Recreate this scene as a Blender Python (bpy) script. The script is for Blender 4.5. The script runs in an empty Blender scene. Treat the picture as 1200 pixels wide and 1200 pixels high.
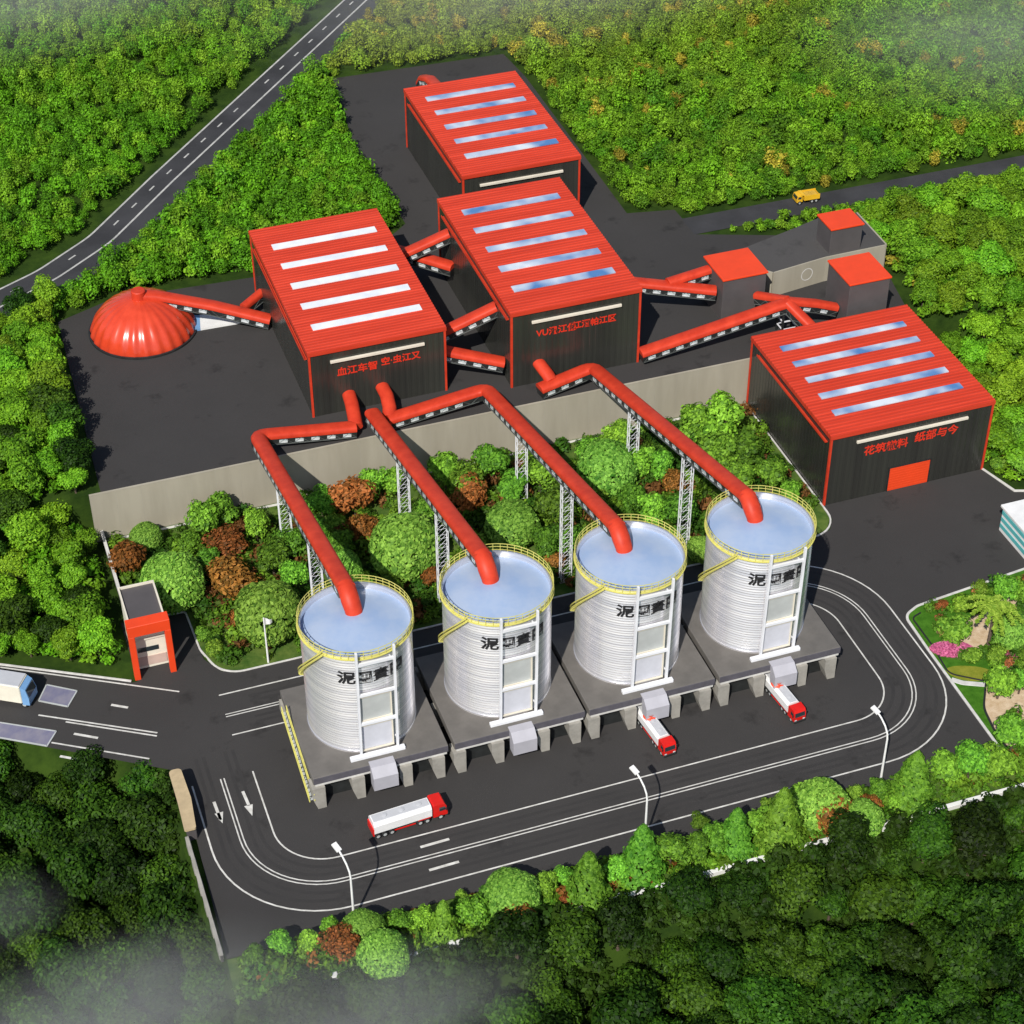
import bpy, math, random
import numpy as np
from mathutils import Vector, Matrix

random.seed(7)
rng = np.random.default_rng(11)
scene = bpy.context.scene
COL = scene.collection
T = 9.28            # height of the upper yard above the lower road, metres

# ------------------------------------------------------------------ camera, sky, sun, exposure
cd = bpy.data.cameras.new('camera')
cam = bpy.data.objects.new('camera', cd)
COL.objects.link(cam)
scene.camera = cam
RIGHT = Vector((0.943896770910095, -0.33022715251154655, -0.002985566882712584))
UP = Vector((0.20899294838459107, 0.5903212139791918, 0.7796427462957947))
FWD = Vector((0.25569676061892344, 0.7365262331174967, -0.6262174339147226))
M = Matrix((RIGHT, UP, -FWD)).transposed().to_4x4()
M.translation = Vector((-80.0, -198.0, 202.0))
cam.matrix_world = M
cd.sensor_width = 36.0
cd.lens = 36.0 * 2322.31 / 1200.0
cd.clip_start = 1.0
cd.clip_end = 3000.0

SUN_EL = math.radians(44.5)
SUN_DIR = Vector((0.59 * math.cos(SUN_EL), 0.807 * math.cos(SUN_EL), -math.sin(SUN_EL)))   # the way the light travels
w = bpy.data.worlds.new('World')
scene.world = w
w.use_nodes = True
wn = w.node_tree.nodes
sky = wn.new('ShaderNodeTexSky')
sky.sky_type = 'NISHITA'
sky.sun_disc = False
sky.sun_elevation = SUN_EL
sky.sun_rotation = math.atan2(-SUN_DIR.x, -SUN_DIR.y)
w.node_tree.links.new(sky.outputs[0], wn['Background'].inputs[0])
wn['Background'].inputs[1].default_value = 0.10
sl = bpy.data.lights.new('sun', 'SUN')
sl.energy = 5.0
sl.angle = math.radians(0.5)
sl.color = (1.0, 0.955, 0.89)
sun = bpy.data.objects.new('sun', sl)
COL.objects.link(sun)
sun.rotation_euler = SUN_DIR.to_track_quat('-Z', 'Y').to_euler()
sun.location = (-60, -80, 150)
scene.view_settings.view_transform = 'Standard'
scene.view_settings.look = 'None'
scene.view_settings.exposure = 0.0
scene.view_settings.gamma = 1.0
try:
    scene.cycles.max_bounces = 8
    scene.cycles.volume_bounces = 2
    scene.cycles.transparent_max_bounces = 6
except Exception:
    pass

# ------------------------------------------------------------------ materials
def mat(name, color, rough=0.7, metal=0.0, var=0.0, vscale=0.3, color2=None, bump=0.0, bscale=2.0, spec=0.5, detail=4.0, stretch=None):
    m = bpy.data.materials.new(name)
    m.use_nodes = True
    nt = m.node_tree
    b = nt.nodes['Principled BSDF']
    b.inputs['Base Color'].default_value = (*color, 1)
    b.inputs['Roughness'].default_value = rough
    b.inputs['Metallic'].default_value = metal
    b.inputs['Specular IOR Level'].default_value = spec
    if var > 0 or color2 is not None or bump > 0:
        tc = nt.nodes.new('ShaderNodeTexCoord')
        src = tc.outputs['Object']
        if stretch:
            mp = nt.nodes.new('ShaderNodeMapping')
            mp.inputs['Scale'].default_value = stretch
            nt.links.new(src, mp.inputs['Vector'])
            src = mp.outputs['Vector']
    if var > 0 or color2 is not None:
        n = nt.nodes.new('ShaderNodeTexNoise')
        n.inputs['Scale'].default_value = vscale
        n.inputs['Detail'].default_value = detail
        n.inputs['Roughness'].default_value = 0.62
        nt.links.new(src, n.inputs['Vector'])
        r = nt.nodes.new('ShaderNodeValToRGB')
        c2 = color2 if color2 is not None else tuple(min(1, c * (1 + var)) for c in color)
        c1 = color if color2 is not None else tuple(c * (1 - var) for c in color)
        r.color_ramp.elements[0].position = 0.36
        r.color_ramp.elements[0].color = (*c1, 1)
        r.color_ramp.elements[1].position = 0.64
        r.color_ramp.elements[1].color = (*c2, 1)
        nt.links.new(n.outputs['Fac'], r.inputs['Fac'])
        nt.links.new(r.outputs['Color'], b.inputs['Base Color'])
    if bump > 0:
        n2 = nt.nodes.new('ShaderNodeTexNoise')
        n2.inputs['Scale'].default_value = bscale
        n2.inputs['Detail'].default_value = 5.0
        nt.links.new(src, n2.inputs['Vector'])
        bp = nt.nodes.new('ShaderNodeBump')
        bp.inputs['Strength'].default_value = bump
        bp.inputs['Distance'].default_value = 0.1
        nt.links.new(n2.outputs['Fac'], bp.inputs['Height'])
        nt.links.new(bp.outputs['Normal'], b.inputs['Normal'])
    return m

def leaf_mat(name, dark, light, trans=0.28, objvar=0.25, attr=None):
    """Foliage: every leaf its own green between two given colours, every plant a little lighter or darker."""
    m = bpy.data.materials.new(name)
    m.use_nodes = True
    nt = m.node_tree
    N, L = nt.nodes, nt.links
    b = N['Principled BSDF']
    out = N['Material Output']
    geo = N.new('ShaderNodeNewGeometry')
    r = N.new('ShaderNodeValToRGB')
    r.color_ramp.elements[0].color = (*dark, 1)
    r.color_ramp.elements[1].color = (*light, 1)
    L.new(geo.outputs['Random Per Island'], r.inputs['Fac'])
    col = r.outputs['Color']
    if attr:
        a = N.new('ShaderNodeAttribute')
        a.attribute_name = 'tint'
        mx = N.new('ShaderNodeMix')
        mx.data_type = 'RGBA'
        mx.blend_type = 'MULTIPLY'
        mx.inputs[0].default_value = 1.0
        L.new(col, mx.inputs[6])
        L.new(a.outputs['Color'], mx.inputs[7])
        col = mx.outputs[2]
    else:
        oi = N.new('ShaderNodeObjectInfo')
        mr = N.new('ShaderNodeMapRange')
        mr.inputs['To Min'].default_value = 1.0 - objvar
        mr.inputs['To Max'].default_value = 1.0 + objvar
        L.new(oi.outputs['Random'], mr.inputs['Value'])
        mh = N.new('ShaderNodeMapRange')
        mh.inputs['To Min'].default_value = 0.482
        mh.inputs['To Max'].default_value = 0.512
        sn = N.new('ShaderNodeMath')
        sn.operation = 'MULTIPLY'
        sn.inputs[1].default_value = 7.31
        L.new(oi.outputs['Random'], sn.inputs[0])
        fr = N.new('ShaderNodeMath')
        fr.operation = 'FRACT'
        L.new(sn.outputs[0], fr.inputs[0])
        L.new(fr.outputs[0], mh.inputs['Value'])
        hs = N.new('ShaderNodeHueSaturation')
        L.new(mr.outputs[0], hs.inputs['Value'])
        L.new(mh.outputs[0], hs.inputs['Hue'])
        L.new(col, hs.inputs['Color'])
        col = hs.outputs['Color']
    L.new(col, b.inputs['Base Color'])
    b.inputs['Roughness'].default_value = 0.55
    b.inputs['Specular IOR Level'].default_value = 0.15
    tr = N.new('ShaderNodeBsdfTranslucent')
    L.new(col, tr.inputs['Color'])
    ms = N.new('ShaderNodeMixShader')
    ms.inputs[0].default_value = trans
    L.new(b.outputs[0], ms.inputs[1])
    L.new(tr.outputs[0], ms.inputs[2])
    L.new(ms.outputs[0], out.inputs['Surface'])
    return m

MAT = {}
def asphalt(name, base, dark):
    m = mat(name, base, 0.85, color2=tuple(c * 1.16 for c in base), vscale=0.045, bump=0.25, bscale=6, spec=0.3, detail=8.0)
    nt = m.node_tree
    N, L = nt.nodes, nt.links
    b = N['Principled BSDF']
    src = b.inputs['Base Color'].links[0].from_socket
    tc = N.new('ShaderNodeTexCoord')
    v = N.new('ShaderNodeTexVoronoi'); v.inputs['Scale'].default_value = 0.16; v.inputs['Randomness'].default_value = 1.0
    n = N.new('ShaderNodeTexNoise'); n.inputs['Scale'].default_value = 0.9; n.inputs['Detail'].default_value = 6
    L.new(tc.outputs['Object'], v.inputs['Vector']); L.new(tc.outputs['Object'], n.inputs['Vector'])
    a = N.new('ShaderNodeMath'); a.operation = 'MULTIPLY_ADD'; a.inputs[1].default_value = 0.9
    L.new(n.outputs['Fac'], a.inputs[0]); L.new(v.outputs['Distance'], a.inputs[2])
    r = N.new('ShaderNodeMapRange'); r.inputs['From Min'].default_value = 0.42; r.inputs['From Max'].default_value = 0.72
    r.inputs['To Min'].default_value = dark; r.inputs['To Max'].default_value = 1.0
    L.new(a.outputs[0], r.inputs['Value'])
    g = N.new('ShaderNodeTexNoise'); g.inputs['Scale'].default_value = 5.0; g.inputs['Detail'].default_value = 2
    L.new(tc.outputs['Object'], g.inputs['Vector'])
    gr = N.new('ShaderNodeMapRange'); gr.inputs['To Min'].default_value = 0.88; gr.inputs['To Max'].default_value = 1.12
    L.new(g.outputs['Fac'], gr.inputs['Value'])
    mu = N.new('ShaderNodeMath'); mu.operation = 'MULTIPLY'
    L.new(r.outputs[0], mu.inputs[0]); L.new(gr.outputs[0], mu.inputs[1])
    mx = N.new('ShaderNodeMix'); mx.data_type = 'RGBA'; mx.blend_type = 'MULTIPLY'; mx.inputs[0].default_value = 1.0
    L.new(src, mx.inputs[6]); L.new(mu.outputs[0], mx.inputs[7])
    L.new(mx.outputs[2], b.inputs['Base Color'])
    return m
MAT['asphalt'] = asphalt('asphalt', (0.0365, 0.0345, 0.0335), 0.62)
MAT['paving'] = asphalt('paving', (0.060, 0.057, 0.055), 0.75)
MAT['tyre_mark'] = mat('tyre_mark', (0.031, 0.0295, 0.029), 0.8, color2=(0.0375, 0.0355, 0.0345), vscale=0.25, spec=0.3, detail=8)
MAT['marking_worn'] = mat('marking_worn', (0.33, 0.33, 0.31), 0.7, color2=(0.50, 0.49, 0.46), vscale=0.8)
MAT['asphalt_road'] = mat('asphalt_road', (0.038, 0.038, 0.041), 0.85, var=0.2, vscale=0.12, bump=0.25, bscale=6, spec=0.3)
MAT['marking'] = mat('marking', (0.46, 0.45, 0.41), 0.6, color2=(0.66, 0.65, 0.61), vscale=0.8)
MAT['concrete'] = mat('concrete', (0.30, 0.274, 0.212), 0.9, color2=(0.355, 0.325, 0.255), vscale=0.25, bump=0.15, bscale=1.5, stretch=(1, 1, 0.15))
MAT['slab_concrete'] = mat('slab_concrete', (0.125, 0.116, 0.105), 0.8, var=0.12, vscale=0.3, bump=0.1)
MAT['leg_concrete'] = mat('leg_concrete', (0.30, 0.285, 0.25), 0.8, var=0.15, vscale=0.5)
MAT['white'] = mat('white_paint', (0.74, 0.74, 0.72), 0.5, var=0.06, vscale=0.4)
MAT['kerb'] = mat('kerb', (0.48, 0.47, 0.44), 0.7, color2=(0.62, 0.61, 0.58), vscale=0.7)
MAT['red'] = mat('red_paint', (0.46, 0.033, 0.013), 0.5, color2=(0.58, 0.050, 0.020), vscale=0.5, spec=0.25, detail=9)
MAT['red_roof'] = mat('red_roof_sheet', (0.44, 0.034, 0.014), 0.5, color2=(0.56, 0.050, 0.022), vscale=0.9, stretch=(0.08, 1.3, 1.0), spec=0.25, detail=8)
MAT['dome_red'] = mat('dome_red', (0.50, 0.042, 0.014), 0.24, color2=(0.60, 0.058, 0.022), vscale=0.3, spec=0.6)
MAT['red_bright'] = mat('red_bright', (0.72, 0.055, 0.010), 0.5, var=0.05, vscale=0.3)
MAT['cladding'] = mat('dark_cladding', (0.026, 0.026, 0.023), 0.2, color2=(0.036, 0.037, 0.031), vscale=0.2, stretch=(1.6, 1.6, 0.06), spec=0.5)
MAT['tower_grey'] = mat('tower_grey', (0.080, 0.072, 0.072), 0.6, var=0.08, vscale=0.3)
MAT['dark'] = mat('dark_steel', (0.018, 0.02, 0.02), 0.5, var=0.3, vscale=0.6)
MAT['truss'] = mat('truss_steel', (0.10, 0.11, 0.105), 0.5, var=0.3, vscale=0.5)
MAT['black'] = mat('black_rubber', (0.012, 0.012, 0.013), 0.8, var=0.2)
MAT['ledge'] = mat('cream_strip', (0.66, 0.61, 0.50), 0.6, var=0.06)
MAT['sky_white'] = mat('skylight_white', (0.66, 0.70, 0.74), 0.28, color2=(0.80, 0.82, 0.84), vscale=0.35, spec=0.6)
MAT['sky_blue'] = mat('skylight_mixed', (0.08, 0.20, 0.43), 0.22, color2=(0.64, 0.69, 0.74), vscale=0.13, detail=2.5, spec=0.6)
MAT['silo'] = mat('galvanised_steel', (0.62, 0.62, 0.66), 0.27, metal=0.68, color2=(0.90, 0.88, 0.88), vscale=0.5, stretch=(0.10, 0.10, 4.5), spec=0.6, detail=7)
MAT['deck_front_shade'] = mat('deck_front_shade', (0.085, 0.080, 0.095), 0.7, var=0.15, vscale=0.6)  # deck concrete toned down: the front's weaker light put into the colour
MAT['silo_deck'] = mat('silo_deck', (0.28, 0.38, 0.56), 0.3, color2=(0.36, 0.44, 0.58), vscale=0.25, spec=0.6)
MAT['yellow'] = mat('yellow_paint', (0.60, 0.56, 0.14), 0.5, var=0.1)
MAT['ladder'] = mat('ladder_white', (0.74, 0.75, 0.78), 0.45, var=0.05)
MAT['panel'] = mat('grey_panel', (0.42, 0.44, 0.43), 0.5, var=0.08)
MAT['panel2'] = mat('pale_panel', (0.52, 0.53, 0.58), 0.5, var=0.08)
MAT['chute'] = mat('pale_chute', (0.38, 0.375, 0.41), 0.5, var=0.06)
MAT['ink'] = mat('black_lettering', (0.012, 0.012, 0.014), 0.6, var=0.1)
MAT['ink_red'] = mat('red_lettering', (0.62, 0.030, 0.010), 0.55, var=0.05)
MAT['window'] = mat('pale_pane', (0.36, 0.42, 0.43), 0.25, color2=(0.74, 0.76, 0.76), vscale=0.9, spec=0.6)
MAT['glass'] = mat('dark_glass', (0.02, 0.03, 0.035), 0.08, var=0.1, spec=0.9)
MAT['tank'] = mat('tank_white', (0.76, 0.76, 0.75), 0.35, var=0.04, vscale=0.6)
MAT['tank_top'] = mat('tank_grey', (0.46, 0.47, 0.49), 0.4, var=0.06)
MAT['truck_red'] = mat('truck_red', (0.60, 0.012, 0.008), 0.3, var=0.05)
MAT['truck_yellow'] = mat('truck_yellow', (0.72, 0.42, 0.02), 0.4, var=0.08)
MAT['tan'] = mat('tan_roof', (0.44, 0.34, 0.20), 0.8, var=0.1, vscale=0.8)
MAT['cream'] = mat('cream_wall', (0.72, 0.68, 0.56), 0.7, var=0.06)
MAT['teal'] = mat('teal_stripe', (0.10, 0.42, 0.42), 0.4, var=0.1)
MAT['lavender'] = mat('lavender_plate', (0.14, 0.14, 0.22), 0.6, color2=(0.21, 0.20, 0.25), vscale=0.4)
MAT['pale_blue'] = mat('pale_blue_paint', (0.16, 0.32, 0.55), 0.4, var=0.1)
MAT['trunk'] = mat('bark', (0.09, 0.065, 0.045), 0.9, var=0.3, vscale=3)
MAT['ground'] = mat('ground', (0.016, 0.036, 0.005), 0.95, color2=(0.034, 0.066, 0.008), vscale=0.25, bump=0.6, bscale=1.5, spec=0.1)
MAT['soil'] = mat('soil', (0.040, 0.090, 0.014), 0.95, color2=(0.10, 0.15, 0.03), vscale=0.4, bump=0.6, bscale=2, spec=0.1)
MAT['lawn'] = mat('lawn', (0.035, 0.115, 0.008), 0.95, color2=(0.06, 0.17, 0.014), vscale=0.8, bump=0.5, bscale=8, spec=0.1)
MAT['lawn_yellow'] = mat('lawn_yellow', (0.16, 0.19, 0.018), 0.95, color2=(0.23, 0.24, 0.03), vscale=0.8, bump=0.5, bscale=8, spec=0.1)
MAT['sand'] = mat('sand', (0.46, 0.33, 0.20), 0.95, color2=(0.60, 0.47, 0.33), vscale=0.8, bump=0.3, bscale=5, spec=0.1)
LF = {}
LF['dome'] = leaf_mat('leaf_clipped', (0.050, 0.160, 0.014), (0.33, 0.60, 0.085))
LF['tree'] = leaf_mat('leaf_garden', (0.036, 0.120, 0.010), (0.24, 0.52, 0.045), objvar=0.5)
LF['shrub'] = leaf_mat('leaf_shrub', (0.055, 0.15, 0.012), (0.25, 0.44, 0.045), objvar=0.45)
LF['cone'] = leaf_mat('leaf_cone', (0.045, 0.15, 0.010), (0.20, 0.44, 0.040), objvar=0.3)
LF['red'] = leaf_mat('leaf_rust', (0.10, 0.055, 0.012), (0.46, 0.175, 0.040), objvar=0.3)
LF['pink'] = leaf_mat('petal_pink', (0.36, 0.05, 0.14), (0.80, 0.24, 0.42), objvar=0.1)
LF['darkened_wood'] = leaf_mat('leaf_darkened_wood', (0.008, 0.028, 0.003), (0.050, 0.122, 0.008), objvar=0.65)  # dimmer light over the front wood is put into these leaf colours
LF['bright_wood'] = leaf_mat('leaf_bright_wood', (0.070, 0.205, 0.008), (0.24, 0.50, 0.026), objvar=0.35)
LF['mid_wood'] = leaf_mat('leaf_mid_wood', (0.068, 0.175, 0.007), (0.24, 0.44, 0.024), objvar=0.35)
LF['mass'] = leaf_mat('leaf_mass', (0.42, 0.42, 0.42), (1.15, 1.15, 1.15), attr='tint')
LF['palm'] = leaf_mat('leaf_palm', (0.09, 0.22, 0.015), (0.34, 0.52, 0.07))

# ------------------------------------------------------------------ building helpers
class MB:
    """Collects shapes; build() links them as ONE mesh object."""
    def __init__(self):
        self.v, self.f = [], []
    def poly(self, pts):
        n = len(self.v)
        self.v += [tuple(p) for p in pts]
        self.f.append(tuple(range(n, n + len(pts))))
    def mesh(self, verts, faces):
        n = len(self.v)
        self.v += [tuple(p) for p in verts]
        self.f += [tuple(i + n for i in q) for q in faces]
    def box(self, x0, x1, y0, y1, z0, z1):
        self.mesh([(x0, y0, z0), (x1, y0, z0), (x1, y1, z0), (x0, y1, z0), (x0, y0, z1), (x1, y0, z1), (x1, y1, z1), (x0, y1, z1)],
                  [(3, 2, 1, 0), (4, 5, 6, 7), (0, 1, 5, 4), (1, 2, 6, 5), (2, 3, 7, 6), (3, 0, 4, 7)])
        return self
    def bbox(self, x0, x1, y0, y1, z0, z1, b=0.05):
        """A box with bevelled upright edges and top rim."""
        p = [(x0 + b, y0), (x1 - b, y0), (x1, y0 + b), (x1, y1 - b), (x1 - b, y1), (x0 + b, y1), (x0, y1 - b), (x0, y0 + b)]
        q = [(x0 + 2 * b, y0 + b), (x1 - 2 * b, y0 + b), (x1 - b, y0 + 2 * b), (x1 - b, y1 - 2 * b), (x1 - 2 * b, y1 - b), (x0 + 2 * b, y1 - b), (x0 + b, y1 - 2 * b), (x0 + b, y0 + 2 * b)]
        vs = [(a, c, z0) for a, c in p] + [(a, c, z1 - b) for a, c in p] + [(a, c, z1) for a, c in q]
        fs = [tuple(range(7, -1, -1)), tuple(range(16, 24))]
        for i in range(8):
            j = (i + 1) % 8
            fs += [(i, j, j + 8, i + 8), (i + 8, j + 8, j + 16, i + 16)]
        self.mesh(vs, fs)
        return self
    def prism(self, poly, z0, z1):
        n = len(poly)
        self.mesh([(*p, z0) for p in poly] + [(*p, z1) for p in poly],
                  [tuple(range(n - 1, -1, -1)), tuple(range(n, 2 * n))] + [(i, (i + 1) % n, (i + 1) % n + n, i + n) for i in range(n)])
        return self
    def extr(self, prof, axis, a0, a1):
        """Extrude a 2D outline along x or y: prof holds (other, z)."""
        n = len(prof)
        def P(a, p):
            return (a, p[0], p[1]) if axis == 'x' else (p[0], a, p[1])
        vs = [P(a0, p) for p in prof] + [P(a1, p) for p in prof]
        fs = [tuple(range(n - 1, -1, -1)), tuple(range(n, 2 * n))] + [(i, (i + 1) % n, (i + 1) % n + n, i + n) for i in range(n)]
        self.mesh(vs, fs)
        return self
    def tube(self, p0, p1, r0, r1=None, n=8, cap=True):
        r1 = r0 if r1 is None else r1
        p0, p1 = Vector(p0), Vector(p1)
        d = (p1 - p0).normalized()
        a = d.orthogonal().normalized()
        b = d.cross(a)
        vs = [p0 + (a * math.cos(t) + b * math.sin(t)) * r0 for t in [2 * math.pi * i / n for i in range(n)]]
        vs += [p1 + (a * math.cos(t) + b * math.sin(t)) * r1 for t in [2 * math.pi * i / n for i in range(n)]]
        fs = [(i, (i + 1) % n, (i + 1) % n + n, i + n) for i in range(n)]
        if cap:
            fs += [tuple(range(n - 1, -1, -1)), tuple(range(n, 2 * n))]
        self.mesh(vs, fs)
        return self
    def bar(self, p0, p1, w, h=None):
        """A square bar between two points."""
        h = w if h is None else h
        p0, p1 = Vector(p0), Vector(p1)
        d = (p1 - p0).normalized()
        s = d.cross(Vector((0, 0, 1)))
        s = s.normalized() if s.length > 1e-4 else Vector((1, 0, 0))
        u = s.cross(d)
        c = [(-1, -1), (1, -1), (1, 1), (-1, 1)]
        vs = [p + s * (a * w / 2) + u * (b * h / 2) for p in (p0, p1) for a, b in c]
        self.mesh(vs, [(3, 2, 1, 0), (4, 5, 6, 7), (0, 1, 5, 4), (1, 2, 6, 5), (2, 3, 7, 6), (3, 0, 4, 7)])
        return self
    def lathe(self, prof, n=64, cx=0, cy=0, a0=0.0, a1=2 * math.pi, mod=None):
        full = abs(a1 - a0 - 2 * math.pi) < 1e-6
        m = n if full else n + 1
        k = len(prof)
        vs = []
        for i in range(m):
            t = a0 + (a1 - a0) * i / n
            for r, z in prof:
                rr = r * (mod(t, z) if mod else 1)
                vs.append((cx + rr * math.cos(t), cy + rr * math.sin(t), z))
        fs = []
        for i in range(n):
            j = (i + 1) % m
            for q in range(k - 1):
                fs.append((i * k + q, j * k + q, j * k + q + 1, i * k + q + 1))
        self.mesh(vs, fs)
        return self
    def sweep(self, path, prof, closed=True, scales=None):
        """Sweep a (side, up) outline along a 3D polyline with mitred corners."""
        P = [Vector(p) for p in path]
        n = len(prof)
        vs = []
        for i, p in enumerate(P):
            d0 = (P[i] - P[i - 1]).normalized() if i > 0 else None
            d1 = (P[i + 1] - P[i]).normalized() if i < len(P) - 1 else None
            if d0 is None: d0 = d1
            if d1 is None: d1 = d0
            def side(d):
                h = Vector((d.x, d.y, 0))
                if h.length < 1e-3: h = Vector((0, -1, 0))
                h.normalize()
                return Vector((h.y, -h.x, 0))
            s0, s1 = side(d0), side(d1)
            s = (s0 + s1).normalized()
            s = s / max(0.5, s.dot(s0))
            d = (d0 + d1).normalized()
            u = s.normalized().cross(d).normalized()
            k = scales[i] if scales else 1.0
            for a, b in prof:
                vs.append(p + s * (a * k) + u * (b * k))
        fs = []
        m = n if closed else n - 1
        for i in range(len(P) - 1):
            for q in range(m):
                r = (q + 1) % n
                fs.append((i * n + q, i * n + r, (i + 1) * n + r, (i + 1) * n + q))
        fs.append(tuple(range(n)))
        fs.append(tuple(range(len(P) * n - 1, (len(P) - 1) * n - 1, -1)))
        self.mesh(vs, fs)
        return self
    def build(self, name, material, parent=None, smooth=False, off=None):
        v = self.v
        o = off if off is not None else (ORIGIN.get(parent.name) if parent is not None else None)
        if o is not None:
            v = [(a - o[0], b - o[1], c - o[2]) for a, b, c in v]
        me = bpy.data.meshes.new(name)
        me.from_pydata([tuple(p) for p in v], [], self.f)
        import bmesh
        bm = bmesh.new()
        bm.from_mesh(me)
        bmesh.ops.recalc_face_normals(bm, faces=bm.faces)
        bm.to_mesh(me)
        bm.free()
        me.materials.append(material)
        if smooth:
            me.polygons.foreach_set('use_smooth', [True] * len(me.polygons))
            if hasattr(me, 'set_sharp_from_angle'):
                me.set_sharp_from_angle(angle=math.radians(38))
        ob = bpy.data.objects.new(name, me)
        COL.objects.link(ob)
        if parent is not None:
            ob.parent = parent
            if o is not None:
                ORIGIN[ob.name] = o
        return ob

ORIGIN = {}
def thing(name, label, cat, loc=(0, 0, 0), rz=0.0, group=None, world=False):
    """An Empty at the thing's base that parents its parts; world=True: its parts are given in world metres."""
    o = bpy.data.objects.new(name, None)
    COL.objects.link(o)
    o.empty_display_size = 0.5
    o.location = loc
    o.rotation_euler = (0, 0, rz)
    tag(o, label, cat, group)
    if world:
        ORIGIN[o.name] = tuple(loc)
    return o
def tag(o, label, cat, group=None, kind=None):
    o['label'] = label
    o['category'] = cat
    if group: o['group'] = group
    if kind: o['kind'] = kind
    return o
def struct(o):
    o['kind'] = 'structure'
    return o
def kids(o):
    return [c for c in CHILDREN.get(o.name, [])]
CHILDREN = {}
def index_children():
    CHILDREN.clear()
    for o in bpy.data.objects:
        if o.parent is not None:
            CHILDREN.setdefault(o.parent.name, []).append(o)
def copy_tree(o, parent=None):
    c = o.copy()
    COL.objects.link(c)
    if parent is not None:
        c.parent = parent
    for ch in kids(o):
        copy_tree(ch, c)
    return c
def inst(name, me, parent=None, mw=None):
    o = bpy.data.objects.new(name, me)
    COL.objects.link(o)
    if parent is not None:
        o.parent = parent
    if mw is not None:
        o.matrix_basis = mw
    return o
def text_verts(body, size, bold=0.035):
    cu = bpy.data.curves.new('lettering', 'FONT')
    cu.body = body
    cu.size = size
    cu.align_x = 'CENTER'
    cu.extrude = 0.03
    cu.offset = bold
    cu.resolution_u = 2
    ob = bpy.data.objects.new('lettering', cu)
    COL.objects.link(ob)
    bpy.context.view_layer.update()
    dg = bpy.context.evaluated_depsgraph_get()
    me = bpy.data.meshes.new_from_object(ob.evaluated_get(dg))
    vs = [tuple(v.co) for v in me.vertices]
    fs = [tuple(p.vertices) for p in me.polygons]
    bpy.data.objects.remove(ob)
    bpy.data.curves.remove(cu)
    bpy.data.meshes.remove(me)
    return vs, fs
def inpoly(x, y, P):
    c = False
    n = len(P)
    for i in range(n):
        x1, y1 = P[i]
        x2, y2 = P[(i + 1) % n]
        if (y1 > y) != (y2 > y) and x < (x2 - x1) * (y - y1) / (y2 - y1) + x1:
            c = not c
    return c
def edge_dist(x, y, P):
    d = 1e9
    for i in range(len(P)):
        x1, y1 = P[i]
        x2, y2 = P[(i + 1) % len(P)]
        dx, dy = x2 - x1, y2 - y1
        t = max(0, min(1, ((x - x1) * dx + (y - y1) * dy) / (dx * dx + dy * dy + 1e-9)))
        d = min(d, math.hypot(x - x1 - t * dx, y - y1 - t * dy))
    return d
def rounded(pts, radii, n=8):
    """A polyline with rounded corners: radii per point (0 keeps it sharp)."""
    out = []
    for i, p in enumerate(pts):
        r = radii[i]
        if r <= 0 or i in (0, len(pts) - 1):
            out.append(Vector(p))
            continue
        p = Vector(p)
        a = (Vector(pts[i - 1]) - p).normalized()
        b = (Vector(pts[i + 1]) - p).normalized()
        th = a.angle(b)
        t = r / math.tan(th / 2)
        c = p + (a + b).normalized() * (r / math.sin(th / 2))
        s, e = p + a * t, p + b * t
        v0, v1 = s - c, e - c
        ang = v0.angle(v1)
        for k in range(n + 1):
            f = k / n
            out.append(c + (v0 * math.sin((1 - f) * ang) + v1 * math.sin(f * ang)) / math.sin(ang))
    return out
def ribbon(mb, pts, width, z, closed=False):
    P = [Vector((p[0], p[1])) for p in pts]
    L, R = [], []
    for i, p in enumerate(P):
        a = P[i - 1] if i > 0 else (P[-1] if closed else None)
        b = P[i + 1] if i < len(P) - 1 else (P[0] if closed else None)
        d0 = (p - a).normalized() if a is not None else None
        d1 = (b - p).normalized() if b is not None else None
        if d0 is None: d0 = d1
        if d1 is None: d1 = d0
        d = (d0 + d1).normalized()
        nrm = Vector((-d.y, d.x)) / max(0.4, d.dot(d0))
        L.append(p + nrm * width / 2)
        R.append(p - nrm * width / 2)
    n = len(P)
    for i in range(n if closed else n - 1):
        j = (i + 1) % n
        mb.poly([(R[i].x, R[i].y, z), (R[j].x, R[j].y, z), (L[j].x, L[j].y, z), (L[i].x, L[i].y, z)])
def kerb(name, pts, width=0.28, z0=0.0, z1=0.15, material=None):
    mb = MB()
    P = [Vector((p[0], p[1], z0)) for p in pts]
    mb.sweep(P, [(-width / 2, -0.1), (width / 2, -0.1), (width / 2, z1 - z0 - 0.03), (width / 2 - 0.03, z1 - z0), (-width / 2 + 0.03, z1 - z0), (-width / 2, z1 - z0 - 0.03)])
    return mb.build(name, material or MAT['kerb'])

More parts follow.
